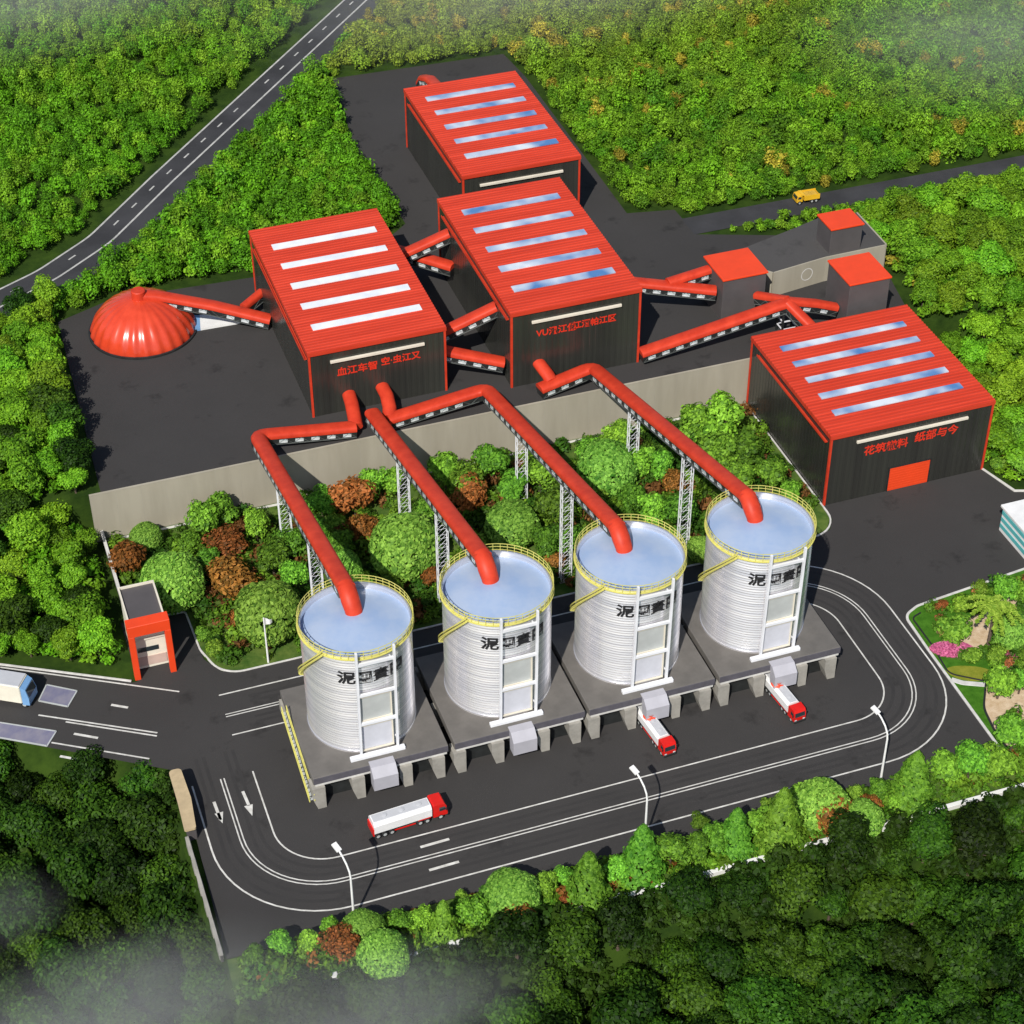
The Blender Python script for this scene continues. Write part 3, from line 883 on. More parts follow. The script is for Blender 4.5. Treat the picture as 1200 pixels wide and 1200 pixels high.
# ------------------------------------------------------------------ silos (built once, then copied)
def make_silo():
    t = thing('silo', 'galvanised steel silo', 'silo', (SX[0], -2.5, 5.5), group='corrugated steel silos in a row')
    H, R_ = 17.6, 7.55
    prof = [(R_ + 0.12, 0.0), (R_ + 0.12, 0.25), (R_, 0.3)]
    nr = 38
    for k in range(nr * 4):
        z = 0.3 + (H - 0.4) * k / (nr * 4)
        prof.append((R_ + 0.05 * math.sin(2 * math.pi * k / 4), z))
    prof += [(R_ + 0.1, H - 0.1), (R_ + 0.1, H + 0.25), (R_ - 0.12, H + 0.25), (R_ - 0.14, H - 1.0)]
    MB().lathe(prof, 96).build('wall', MAT['silo'], t, smooth=True)
    MB().lathe([(R_ - 0.1, H - 0.8), (R_ * .55, H - 0.35), (1.2, H + 0.05), (0, H + 0.1)], 72).build('roof_deck', MAT['silo_deck'], t, smooth=True)
    mb = MB()
    rr = R_ + 0.28
    for z in (H + 0.25, H + 0.8, H + 1.3):
        mb.lathe([(rr - .035, z - .035), (rr + .035, z - .035), (rr + .035, z + .035), (rr - .035, z + .035), (rr - .035, z - .035)], 72)
    for k in range(48):
        a = 2 * math.pi * k / 48
        mb.bar((rr * math.cos(a), rr * math.sin(a), H - 0.1), (rr * math.cos(a), rr * math.sin(a), H + 1.3), 0.07)
        b = 2 * math.pi * (k + 1) / 48
    mb.build('guard_rail', MAT['yellow'], t)
    MB().lathe([(R_ + 0.06, H - 0.15), (R_ + 0.42, H - 0.15), (R_ + 0.42, H - 0.05), (R_ + 0.06, H - 0.05), (R_ + 0.06, H - 0.15)], 72).build('walkway', MAT['yellow'], t)
    # ladder frame in front
    lf = MB()
    yl = -8.15
    for x in (-2.35, 2.85):
        lf.bar((x, yl, 0.3), (x + 0.2, yl, H + 1.6), 0.42, 0.3)
    for z in (17.0, 11.4, 6.1):
        lf.bar((-2.3, yl, z), (3.0, yl, z), 0.34, 0.42)
    lfo = lf.build('ladder_frame', MAT['ladder'], t)
    for za, zb in ((0.75, 5.4), (6.3, 10.7)):
        mb = MB()
        mb.bar((-2.1, yl + 0.35, za), (2.45, yl + 0.35, za), 0.2, 0.22).bar((-2.1, yl + 0.35, zb), (2.45, yl + 0.35, zb), 0.2, 0.22).bar((2.35, yl + 0.35, za), (2.35, yl + 0.35, zb), 0.18)
        mb.build('inner_frame', MAT['ledge'], lfo)
    mb = MB()
    for a, b in (((-2.3, yl, 2.0), (-1.8, -7.0, 2.0)), ((2.9, yl, 2.0), (2.6, -7.0, 2.0)), ((-2.3, yl, 16.6), (-1.8, -7.0, 16.6)), ((2.9, yl, 16.6), (2.6, -7.0, 16.6))):
        mb.bar(a, b, 0.16)
    mb.build('wall_tie', MAT['ladder'], lfo)
    MB().box(-1.9, 2.25, yl + 0.42, yl + 0.5, 6.4, 10.6).build('panel', MAT['panel'], t)
    MB().box(-1.9, 2.25, yl + 0.42, yl + 0.5, 0.9, 5.3).build('panel', MAT['panel2'], t)
    MB().bbox(-4.0, 3.8, -8.75, -8.05, 0.0, 0.5, 0.05).build('base_beam', MAT['ladder'], t)
    # sloping stair stringer curling up the left front
    mb = MB()
    N = 18
    for off_z, r0 in ((0.0, R_ + 0.1), (0.62, R_ + 0.1), (0.0, R_ + 0.7), (0.62, R_ + 0.7)):
        pts = []
        for k in range(N + 1):
            a = math.radians(158 + (221 - 158) * k / N)
            pts.append(Vector((r0 * math.cos(a), r0 * math.sin(a), 7.2 + (H - 7.2) * k / N + off_z)))
        for a, b in zip(pts[:-1], pts[1:]):
            mb.bar(a, b, 0.13, 0.16)
    for k in range(0, N + 1):
        a = math.radians(158 + 63 * k / N)
        z = 7.2 + (H - 7.2) * k / N
        mb.bar(((R_ + .1) * math.cos(a), (R_ + .1) * math.sin(a), z), ((R_ + .7) * math.cos(a), (R_ + .7) * math.sin(a), z), 0.3, 0.1)
    mb.build('stair', MAT['yellow'], t)
    mb = MB()
    for k, chx in enumerate('泥團畫團'):
        vs, fs = text_verts(chx, 2.3, 0.06 if k == 0 else 0.025)
        xc = (-3.3, -1.0, 1.25, 3.6)[k]
        out = []
        for a, b, c in vs:
            ang = math.asin(max(-.95, min(.95, (xc + a) / R_)))
            rr = R_ + 0.07 + c
            out.append((rr * math.sin(ang), -rr * math.cos(ang), 13.15 + b))
        mb.mesh(out, fs)
    mb.build('lettering', MAT['ink'], t)
    return t
silo0 = make_silo()

def make_platform():
    t = thing('loading_platform', 'concrete loading platform', 'platform', (SX[0], -2.5, 0.0), group='loading platforms under the silos')
    MB().bbox(-9.75, 9.55, -10.0, 8.4, 4.35, 5.5, 0.06).build('deck', MAT['slab_concrete'], t)
    MB().box(-9.7, 9.5, -10.12, -10.0, 4.4, 5.42).build('shaded_front', MAT['deck_front_shade'], t)  # thin added sheet, painted darker for the less lit deck front
    mb = MB()
    mb.box(-9.5, 9.3, -10.05, -9.6, 3.95, 4.34)
    mb.build('edge_beam', MAT['kerb'], t)
    MB().box(-9.4, 9.2, -8.5, -8.3, 0.0, 3.9).build('bay_wall', MAT['dark'], t)
    for x in (-9.1, -3.5, 3.3, 8.0):
        for y in (-9.5, -1.0, 7.0):
            prof = [(x - 0.95, 3.94), (x + 0.85, 3.94), (x + 0.85, 0), (x - 0.35, 0), (x - 0.95, 2.0)]
            mb = MB()
            mb.extr(prof, 'y', y - 1.0 if y < -5 else y, y + 1.2)
            mb.build('leg', MAT['leg_concrete'], t)
    mb = MB()
    mb.extr([(-9.4, 5.55), (-10.7, 5.55), (-11.9, 4.5), (-11.9, 2.2), (-10.4, 2.2), (-10.2, 4.3), (-9.4, 4.3)], 'x', -1.75, 1.75)
    mb.build('chute', MAT['chute'], t)
    return t
plat0 = make_platform()
mb = MB()
for x in (-10.55, -9.85):
    mb.bar((x, 4.0, 5.4), (x, -10.6, 1.9), 0.14, 0.2)
    mb.bar((x, 4.0, 6.5), (x, -10.6, 3.0), 0.1)
    for k in range(10):
        y = 4.0 - k * 1.6
        z = 5.4 - k * 1.6 * 3.5 / 14.6
        mb.bar((x, y, z), (x, y, z + 1.1), 0.08)
index_children()
SL = ['corrugated steel silo at the left end of the row, above the long parked tanker', 'second corrugated steel silo from the left, no tanker below its chute',
      'third corrugated steel silo from the left, tanker reversing below its chute', 'corrugated steel silo at the right end of the row, near the lower warehouse']
PL = ['concrete platform with a yellow stair, under the leftmost silo', 'concrete platform under the second silo from the left, its bays empty',
      'concrete platform under the third silo from the left, a tanker coming out', 'concrete platform under the rightmost silo, beside the curve of the road']
SILO, PLAT = [silo0], [plat0]
for i in range(1, 4):
    s = copy_tree(silo0); s.location = (SX[i], -2.5, 5.5); SILO.append(s)
    p = copy_tree(plat0); p.location = (SX[i] + (0.15 if i > 1 else 0), -2.5, 0); PLAT.append(p)
for i in range(4):
    SILO[i]['label'] = SL[i]
    PLAT[i]['label'] = PL[i]
mb.build('stair', MAT['yellow'], plat0)
mb = MB()
for k in range(22):
    y = 3.8 - k * 0.66
    z = 5.3 - k * 0.66 * 3.5 / 14.6
    mb.box(-10.5, -9.9, y - 0.3, y + 0.3, z - 0.06, z)
mb.build('stair_tread', MAT['panel'], plat0)
for i in (2, 3):
    m4 = MB()
    m4.lathe([(0.75, 3.3), (0.6, 2.9), (0.95, 2.62), (0.0, 2.62)], 20, cx=-1.0, cy=-11.3)
    m4.build('loading_spout', MAT['red_bright'], PLAT[i], smooth=True)

# ------------------------------------------------------------------ vehicles
def wheel(parent, x, y, r=0.5, wd=0.34):
    mb = MB()
    mb.lathe([(0.28, -wd / 2), (r - 0.06, -wd / 2), (r, -wd / 2 + 0.06), (r, wd / 2 - 0.06), (r - 0.06, wd / 2), (0.28, wd / 2)], 20)
    mb.v = [(x + a, y + c, r + b) for a, b, c in mb.v]
    wo = mb.build('wheel', MAT['black'], parent)
    m2 = MB()
    m2.lathe([(0, -wd / 2 + .03), (0.29, -wd / 2 + .03), (0.29, wd / 2 - .03), (0, wd / 2 - .03)], 14)
    m2.v = [(x + a, y + c, r + b) for a, b, c in m2.v]
    m2.build('rim', MAT['panel'], wo)
def make_tanker():
    t = thing('tanker_truck', 'tanker', 'truck', (0, 0, 0), group='red and white bulk tanker trucks')
    # cab, front towards +x ; the whole lorry is 11.6 m long, centred on 0
    prof = [(3.55, 0.75), (5.75, 0.75), (5.8, 1.6), (5.62, 2.6), (5.35, 3.05), (3.75, 3.15), (3.55, 3.0)]
    mb = MB()
    n = len(prof)
    vs = [(a, -1.22, z) for a, z in prof] + [(a, 1.22, z) for a, z in prof]
    mb.mesh(vs, [tuple(range(n)), tuple(range(2 * n - 1, n - 1, -1))] + [(i, i + n, (i + 1) % n + n, (i + 1) % n) for i in range(n)])
    cab = mb.build('cab', MAT['truck_red'], t)
    MB().mesh([], []) if False else None
    m = MB(); m.poly([(5.815, -1.05, 1.68), (5.815, 1.05, 1.68), (5.64, 1.0, 2.56), (5.64, -1.0, 2.56)]); m.build('windscreen', MAT['glass'], cab)
    for s in (-1, 1):
        m = MB(); m.poly([(4.5, s * 1.235, 1.75), (5.55, s * 1.235, 1.75), (5.4, s * 1.235, 2.5), (4.5, s * 1.235, 2.55)]); m.build('side_window', MAT['glass'], cab)
        MB().bbox(5.76, 5.84, s * 0.85 - 0.22, s * 0.85 + 0.22, 0.9, 1.12, 0.02).build('headlight', MAT['window'], cab)
        MB().bbox(5.5, 5.62, s * 1.4 - 0.1, s * 1.4 + 0.1, 1.8, 2.4, 0.03).build('mirror', MAT['dark'], cab)
    MB().bbox(5.7, 5.95, -1.2, 1.2, 0.45, 0.85, 0.04).build('bumper', MAT['dark'], cab)
    MB().box(-5.7, 5.4, -0.5, 0.5, 0.6, 0.95).build('chassis', MAT['dark'], t)
    tp = [(-1.22, 1.25), (-1.25, 2.7), (-0.85, 3.2), (0.85, 3.2), (1.25, 2.7), (1.22, 1.25), (0.7, 0.95), (-0.7, 0.95)]
    MB().extr(tp, 'x', -5.6, 3.35).build('tank', MAT['tank'], t)
    tk = MB().bbox(-5.45, 3.2, -0.72, 0.72, 3.18, 3.26, 0.03).build('tank_roof', MAT['tank_top'], t)
    for x in (-3.6, -0.9, 1.8):
        MB().lathe([(0.38, 3.25), (0.38, 3.38), (0.0, 3.42)], 16, cx=x).build('hatch', MAT['tank_top'], tk)
    MB().box(-5.8, -5.6, -1.2, 1.2, 0.8, 2.2).build('rear_panel', MAT['truck_red'], t)
    for s in (-1, 1):
        MB().bbox(1.2, 3.2, s * 1.05 - 0.14, s * 1.05 + 0.14, 0.98, 1.22, 0.03).build('mudguard', MAT['truck_red'], t)
        MB().box(-3.0, 0.8, s * 1.12 - 0.05, s * 1.12 + 0.05, 0.62, 0.8).build('side_rail', MAT['truck_red'], t)
        for x in (4.7, 2.6, 1.5, -2.9, -4.0, -5.05):
            wheel(t, x, s * 1.05)
    return t
tk0 = make_tanker()
index_children()
TK = [tk0, copy_tree(tk0), copy_tree(tk0)]
for o, (x, y, r, l) in zip(TK, [(-33.2, -19.55, 4.0, 'red and white tanker parked lengthwise on the road in front of the leftmost silo'),
                                (4.75, -15.5, -84.0, 'red and white tanker nosing out below the chute of the third silo'),
                                (24.9, -15.5, -84.0, 'red and white tanker nosing out below the chute of the rightmost silo')]):
    o.location = (x, y, 0.0)
    o.rotation_euler = (0, 0, math.radians(r))
    o.scale = (0.93, 0.93, 0.93) if r > 0 else (0.77, 0.80, 0.80)
    o['label'] = l
# yellow dump truck, front towards -x
t = thing('dump_truck', 'yellow dump truck driving along the upper road', 'truck', (83.6, 100.0, T + 0.01), math.radians(-2))
MB().box(-3.0, 3.0, -0.5, 0.5, 0.7, 1.1).build('chassis', MAT['dark'], t)
mb = MB()
prof = [(-3.25, 0.8), (-3.3, 1.6), (-3.0, 2.5), (-1.75, 2.6), (-1.6, 0.9)]
n = len(prof)
mb.mesh([(a, -1.3, z) for a, z in prof] + [(a, 1.3, z) for a, z in prof], [tuple(range(n)), tuple(range(2 * n - 1, n - 1, -1))] + [(i, i + n, (i + 1) % n + n, (i + 1) % n) for i in range(n)])
cab = mb.build('cab', MAT['truck_yellow'], t)
m = MB(); m.poly([(-3.31, -1.1, 1.66), (-3.31, 1.1, 1.66), (-3.05, 1.1, 2.42), (-3.05, -1.1, 2.42)]); m.build('windscreen', MAT['glass'], cab)
for s in (-1, 1):
    m = MB(); m.poly([(-3.0, s * 1.31, 1.7), (-2.0, s * 1.31, 1.7), (-2.0, s * 1.31, 2.35), (-2.85, s * 1.31, 2.35)]); m.build('side_window', MAT['glass'], cab)
mb = MB()
mb.box(-1.2, 3.3, -1.45, 1.45, 1.2, 1.4).box(-1.2, 3.3, -1.45, -1.3, 1.4, 2.55).box(-1.2, 3.3, 1.3, 1.45, 1.4, 2.55).box(-1.2, -1.05, -1.3, 1.3, 1.4, 2.75).box(3.15, 3.3, -1.3, 1.3, 1.4, 2.2)
mb.box(-1.9, -1.2, -1.3, 1.3, 2.62, 2.75)
bd = mb.build('dump_body', MAT['truck_yellow'], t)
MB().bbox(-1.0, 3.1, -1.28, 1.28, 1.4, 2.35, 0.3).build('load', mat('ore', (0.50, 0.30, 0.03), 0.9, var=0.25, vscale=1.5, bump=1, bscale=3), bd)
for s in (-1, 1):
    for x in (-2.4, 1.2, 2.4):
        wheel(t, x, s * 1.1, 0.6, 0.45)
t.scale = (0.72, 0.78, 0.75)
# pale lorry at the left edge
t = thing('box_lorry', 'pale box lorry with a blue front at the left edge of the lower road', 'lorry', (-79.6, 22.3, 0.0), math.radians(-31.5))
MB().bbox(-8.5, 1.2, -1.5, 1.5, 0.9, 4.1, 0.12).build('box_body', MAT['cream'], t)
MB().bbox(-8.4, 1.1, -1.4, 1.4, 4.1, 4.2, 0.04).build('roof_sheet', MAT['tank_top'], t)
mb = MB()
mb.mesh([(1.25, -1.45, 0.6), (2.3, -1.4, 0.6), (2.35, -1.4, 1.9), (1.95, -1.3, 3.5), (1.25, -1.4, 3.9), (1.25, 1.45, 0.6), (2.3, 1.4, 0.6), (2.35, 1.4, 1.9), (1.95, 1.3, 3.5), (1.25, 1.4, 3.9)],
        [(0, 1, 2, 3, 4), (9, 8, 7, 6, 5), (0, 5, 6, 1), (1, 6, 7, 2), (2, 7, 8, 3), (3, 8, 9, 4), (4, 9, 5, 0)])
cb = mb.build('cab', MAT['pale_blue'], t)
m = MB(); m.poly([(2.37, -1.2, 2.0), (2.37, 1.2, 2.0), (2.02, 1.15, 3.35), (2.02, -1.15, 3.35)]); m.build('windscreen', MAT['glass'], cb)
MB().box(-8.3, 1.8, -0.6, 0.6, 0.6, 0.9).build('chassis', MAT['dark'], t)
for s in (-1, 1):
    for x in (1.4, -5.6, -6.9):
        wheel(t, x, s * 1.2, 0.52, 0.4)
for nm, P, l in (('a', [(-75.4, 24.0), (-71.4, 21.2), (-73.2, 18.4), (-77.0, 21.0)], 'lavender grey weighbridge plate in front of the pale lorry'),
                 ('b', [(-86.0, 20.2), (-75.6, 13.9), (-77.3, 11.4), (-86.0, 17.0)], 'lavender grey weighbridge plate next to the dark wood at the road edge')):
    c = (sum(p[0] for p in P) / 4, sum(p[1] for p in P) / 4, 0.0)
    t = thing('weighbridge', l, 'weighbridge', c, group='weighbridge plates', world=True)
    MB().prism(P, 0.0, 0.14).build('deck_plate', MAT['lavender'], t)
    mb = MB()
    for k in range(4):
        j = (k + 1) % 4
        mb.bar((*P[k], 0.12), (*P[j], 0.12), 0.2, 0.14)
    mb.build('frame', MAT['panel'], t)

# ------------------------------------------------------------------ gatehouse, guard hut, teal building
t = thing('gatehouse', 'gatehouse with a tall red portal frame, cream front and flat grey roof', 'gatehouse', (-59.8, 25, 0), world=True)
for x0, x1 in ((-62.9, -62.0), (-57.6, -56.7)):
    MB().bbox(x0, x1, 20.6, 21.7, 0, 8.35, 0.05).build('portal_leg', MAT['red_bright'], t)
MB().bbox(-62.9, -56.7, 20.6, 22.6, 8.36, 10.3, 0.06).build('portal_beam', MAT['red_bright'], t)
mb = MB()
mb.box(-62.3, -57.2, 22.9, 31.0, 0.0, 8.9)
wl = mb.build('wall', MAT['cream'], t)
m = MB(); m.box(-61.7, -58.6, 22.8, 22.92, 3.2, 4.0); m.build('window', MAT['glass'], wl)
m = MB(); m.box(-61.9, -57.6, 22.8, 22.92, 0.5, 2.2); m.build('panel', mat('pinkish_panel', (0.50, 0.38, 0.32), 0.7, var=0.1), wl)
m = MB(); m.box(-62.0, -57.5, 22.62, 22.9, 5.6, 5.9); m.build('canopy', MAT['ledge'], wl)
MB().box(-62.2, -57.3, 22.9, 30.9, 8.91, 9.05).build('roof', MAT['tower_grey'], t)
mb = MB()
mb.box(-62.45, -62.2, 22.9, 31.15, 8.7, 9.4).box(-57.3, -57.05, 22.9, 31.15, 8.7, 9.4).box(-62.2, -57.3, 30.9, 31.15, 8.7, 9.4)
mb.build('parapet', MAT['ledge'], t)
t = thing('guard_hut', 'long narrow hut with a tan rounded roof beside the dark wood', 'hut', (-61.4, -6, 0), world=True)
MB().bbox(-62.1, -60.8, -12.8, -2.6, 0, 2.7, 0.1).build('wall', MAT['tower_grey'], t)
rp = [tuple(v) for v in rounded([(-61.6, -2.0), (-60.6, -2.0), (-60.4, -8.0), (-60.9, -13.6), (-62.5, -13.6), (-62.3, -8.0), (-62.3, -2.0), (-61.6, -2.0)], [0, 0.6, 3, 0.3, 0.3, 3, 0.6, 0], 6)][:-1]
MB().prism(rp, 2.71, 3.05).build('roof', MAT['tan'], t)
t = thing('striped_kiosk', 'white building with teal stripes cut by the right edge of the photo', 'building', (79, 3, 0), world=True)
MB().bbox(74.8, 90, -2.6, 9.2, 0, 4.6, 0.05).build('wall', MAT['white'], t)
MB().bbox(74.5, 90.3, -2.9, 9.5, 4.6, 5.0, 0.05).build('roof', MAT['white'], t)
for z in (0.7, 2.0, 3.3):
    mb = MB()
    mb.box(74.74, 74.81, -2.5, 9.1, z, z + 0.75)
    mb.box(74.9, 89.9, 9.19, 9.26, z, z + 0.75)
    mb.box(74.9, 89.9, -2.66, -2.59, z, z + 0.75)
    mb.build('stripe', MAT['teal'], t)

# ------------------------------------------------------------------ street lamps
def make_lamp():
    t = thing('street_lamp', 'lamp', 'street lamp', (0, 0, 0), group='white street lamps along the front of the road')
    mb = MB()
    mb.tube((0, 0, 0), (0, 0, 8.2), 0.19, 0.14, 10)
    mb.build('pole', MAT['white'], t, smooth=True)
    P = [(0, 0, 8.2), (-0.06, 0.15, 9.2), (-0.25, 0.6, 10.2), (-0.55, 1.35, 11.1), (-0.8, 1.95, 11.6)]
    mb = MB()
    for a, b in zip(P[:-1], P[1:]):
        mb.tube(a, b, 0.13, 0.12, 8)
    mb.build('arm', MAT['white'], t, smooth=True)
    hd = MB()
    hd.bar((-0.75, 1.85, 11.6), (-1.2, 3.0, 12.0), 0.72, 0.24)
    h = hd.build('lamp_head', MAT['white'], t)
    m = MB(); m.bar((-0.85, 2.1, 11.53), (-1.1, 2.75, 11.77), 0.5, 0.1); m.build('lens', MAT['window'], h)
    MB().bbox(-0.35, 0.35, -0.35, 0.35, -0.1, 0.3, 0.04).build('base', MAT['leg_concrete'], t)
    return t
l0 = make_lamp()
index_children()
LM = [l0, copy_tree(l0), copy_tree(l0)]
for o, (x, y, l) in zip(LM, [(-44.7, -33.3, 'street lamp nearest the guard hut, below the parked tanker'), (-4.1, -33.4, 'middle street lamp of the front hedge, between cone shaped trees'),
                             (31.1, -33.9, 'street lamp by the right hand curve of the road loop')]):
    o.location = (x, y, 0.0)
    o['label'] = l
t = thing('flag_post', 'slim white post with a small flag at the garden kerb', 'flag post', (-43.5, 17.9, 0))
MB().tube((0, 0, 0), (0, 0, 8.9), 0.17, 0.11, 10).build('pole', MAT['white'], t, smooth=True)
mb = MB()
n_ = 8
vs = []
for k in range(n_ + 1):
    x = 0.1 + 1.1 * k / n_
    for yy, zz in ((-0.02, 8.8 - 0.5 * k / n_ * 1.1), (-0.02, 7.4 + 0.25 * k / n_), (0.02, 7.4 + 0.25 * k / n_), (0.02, 8.8 - 0.5 * k / n_ * 1.1)):
        vs.append((x, yy + 0.12 * math.sin(k * 0.9), zz))
fs = []
for k in range(n_):
    for q in range(4):
        r = (q + 1) % 4
        fs.append((k * 4 + q, k * 4 + r, k * 4 + 4 + r, k * 4 + 4 + q))
fs += [(0, 1, 2, 3), (4 * n_ + 3, 4 * n_ + 2, 4 * n_ + 1, 4 * n_)]
mb.mesh(vs, fs)
mb.build('flag', MAT['white'], t)

# ------------------------------------------------------------------ vegetation
def leaf_cloud(centres, normals, size, r, aspect=1.6):
    """Leaf clumps as small four sided faces around given points; returns verts (4n,3)."""
    n = len(centres)
    nr = normals + np.array([0, 0, 0.45]) + r.normal(0, 0.36, (n, 3))
    nr /= np.linalg.norm(nr, axis=1)[:, None] + 1e-9
    a = np.cross(nr, r.normal(0, 1, (n, 3)))
    a /= np.linalg.norm(a, axis=1)[:, None] + 1e-9
    b = np.cross(nr, a)
    s = size * r.uniform(0.65, 1.35, n)[:, None]
    a, b = a * s * aspect * 0.5, b * s * 0.5
    lift = nr * s * 0.18
    v = np.stack([centres - a, centres - b * 0.9 + lift, centres + a, centres + b * 0.9 + lift], 1)
    return v.reshape(-1, 3)
def quad_mesh(name, V, material, tint=None):
    n = len(V) // 4
    me = bpy.data.meshes.new(name)
    me.vertices.add(len(V))
    me.vertices.foreach_set('co', np.ascontiguousarray(V, dtype=np.float32).ravel())
    me.loops.add(len(V))
    me.loops.foreach_set('vertex_index', np.arange(len(V), dtype=np.int32))
    me.polygons.add(n)
    me.polygons.foreach_set('loop_start', np.arange(0, len(V), 4, dtype=np.int32))
    me.polygons.foreach_set('loop_total', np.full(n, 4, dtype=np.int32))
    if tint is not None:
        at = me.color_attributes.new('tint', 'FLOAT_COLOR', 'POINT')
        at.data.foreach_set('color', np.ascontiguousarray(tint, dtype=np.float32).ravel())
    me.update(calc_edges=True)
    me.materials.append(material)
    return me
def crown(kind, n, size, seed):
    """Leaf positions of a crown with unit radius, its centre at the origin."""
    r = np.random.default_rng(seed)
    def sph(m):
        d = r.normal(0, 1, (m, 3))
        return d / np.linalg.norm(d, axis=1)[:, None]
    if kind == 'dome':
        d = sph(n)
        d[:, 2] = np.where(d[:, 2] < -0.55, -d[:, 2], d[:, 2])
        wob = 1 + 0.03 * np.sin(5 * d[:, 0] + 2) + 0.03 * np.sin(6 * d[:, 1])
        c = d * (r.uniform(0.90, 1.0, n) * wob)[:, None] * np.array([1, 1, 0.88])
        return leaf_cloud(c, d, size, r)
    if kind == 'cone':
        h = r.uniform(0, 1, n) ** 1.25
        th = r.uniform(0, 2 * np.pi, n)
        lob = 1 + 0.16 * np.sin(th * 5 + h * 16) + 0.10 * np.sin(h * 30 + th * 3)
        rad = (1 - h) ** 0.75 * 0.92 * lob * r.uniform(0.72, 1.0, n) + 0.03
        c = np.stack([rad * np.cos(th), rad * np.sin(th), -1.15 + 2.75 * h], 1)
        nn = np.stack([np.cos(th), np.sin(th), np.full(n, 0.5)], 1)
        return leaf_cloud(c, nn, size, r)
    if kind == 'palm':
        out, nn = [], []
        m = 17
        per = n // m
        for k in range(m):
            th = 2 * math.pi * k / m + r.uniform(-.15, .15)
            el = r.uniform(0.1, 1.0)
            L_ = r.uniform(0.85, 1.1)
            t = r.uniform(0.05, 1, per)
            x = L_ * t
            z = el * t * 0.9 - (0.75 + 0.3 * el) * t ** 2
            side = r.uniform(-1, 1, per) * 0.085 * np.sin(np.pi * np.clip(t * 0.9 + 0.1, 0, 1))
            c = np.stack([x * np.cos(th) - side * np.sin(th), x * np.sin(th) + side * np.cos(th), z - np.abs(side) * 0.3], 1)
            out.append(c)
            nn.append(np.tile([0, 0, 1.0], (per, 1)))
        return leaf_cloud(np.concatenate(out), np.concatenate(nn), size, r, 2.4)
    # lumpy crowns
    if kind == 'flat':
        m, zs, up = 11, 0.55, 0.25
    elif kind == 'tall':
        m, zs, up = 13, 1.25, 0.1
    else:
        m, zs, up = 12, 0.95, 0.15
    L = sph(m) * r.uniform(0.35, 0.68, m)[:, None]
    L[:, 2] = L[:, 2] * zs + up * 0.3
    lr = r.uniform(0.30, 0.52, m)
    L[0] = (0, 0, 0.1 * zs); lr[0] = 0.62
    w_ = lr ** 2 / (lr ** 2).sum()
    idx = r.choice(m, n, p=w_)
    d = sph(n)
    d[:, 2] = np.abs(d[:, 2]) * np.where(r.uniform(0, 1, n) < 0.78, 1, -1)
    rad = lr[idx] * r.uniform(0.66, 1.12, n)
    c = L[idx] + d * rad[:, None] * np.array([1, 1, 0.9])
    return leaf_cloud(c, d, size, r)
CR = {}
def crown_meshes(key, kind, k, n, size, material):
    CR[key] = [quad_mesh('crown', crown(kind, n, size, 100 * len(CR) + i), material) for i in range(k)]
crown_meshes('dome', 'dome', 3, 4200, 0.085, LF['dome'])
crown_meshes('tree', 'round', 5, 2600, 0.115, LF['tree'])
crown_meshes('shrub', 'flat', 4, 1500, 0.125, LF['shrub'])
crown_meshes('red', 'round', 3, 2000, 0.105, LF['red'])
crown_meshes('cone', 'cone', 3, 2800, 0.115, LF['cone'])
crown_meshes('darkened_wood', 'round', 5, 3600, 0.088, LF['darkened_wood'])
crown_meshes('darkened_tall', 'tall', 3, 3600, 0.088, LF['darkened_wood'])
crown_meshes('bright_wood', 'round', 5, 3600, 0.088, LF['bright_wood'])
crown_meshes('mid_wood', 'tall', 4, 3600, 0.088, LF['mid_wood'])
crown_meshes('palm', 'palm', 1, 2600, 0.085, LF['palm'])
def trunk_mesh(seed, zc, r0):
    r = random.Random(seed)
    mb = MB()
    top = Vector((r.uniform(-.06, .06), r.uniform(-.06, .06), zc * 0.75))
    mb.tube((0, 0, -0.05), top, r0, r0 * 0.62, 8)
    for k in range(5):
        a = 2 * math.pi * k / 5 + r.uniform(-.4, .4)
        L_ = r.uniform(0.35, 0.6)
        st = top * r.uniform(0.72, 1.0)
        mb.tube(st, st + Vector((math.cos(a) * L_, math.sin(a) * L_, r.uniform(0.25, 0.6))), r0 * 0.42, r0 * 0.14, 6)
    ob = mb.build('trunk', MAT['trunk'])
    me = ob.data
    bpy.data.objects.remove(ob)
    return me
ZC = {'dome': 0.80, 'tree': 1.25, 'shrub': 0.55, 'red': 0.85, 'cone': 1.3, 'darkened_wood': 1.3, 'darkened_tall': 1.45, 'bright_wood': 1.1, 'mid_wood': 1.25}
TRUNK = {k: trunk_mesh(i, z, 0.075) for i, (k, z) in enumerate(ZC.items())}
CATN = {'dome': ('clipped_tree', 'tree'), 'tree': ('leafy_tree', 'tree'), 'shrub': ('shrub', 'shrub'), 'red': ('rust_shrub', 'shrub'), 'cone': ('cone_tree', 'tree'),
        'darkened_wood': ('forest_tree', 'tree'), 'darkened_tall': ('forest_tree', 'tree'), 'bright_wood': ('forest_tree', 'tree'), 'mid_wood': ('forest_tree', 'tree')}
prnd = random.Random(5)
def plant(kind, x, y, z, R_, label, group=None):
    nm, cat = CATN[kind]
    t = thing(nm, label, cat, (x, y, z), prnd.uniform(0, 6.28), group)
    sx = prnd.uniform(0.92, 1.08)
    t.scale = (R_ * sx, R_ / sx, R_ * prnd.uniform(0.94, 1.08))
    c = inst('crown', prnd.choice(CR[kind]), t, Matrix.Translation((0, 0, ZC[kind])))
    if kind not in ('shrub', 'red'):
        inst('trunk', TRUNK[kind], t)
    else:
        inst('stem', TRUNK[kind], t)
    return t
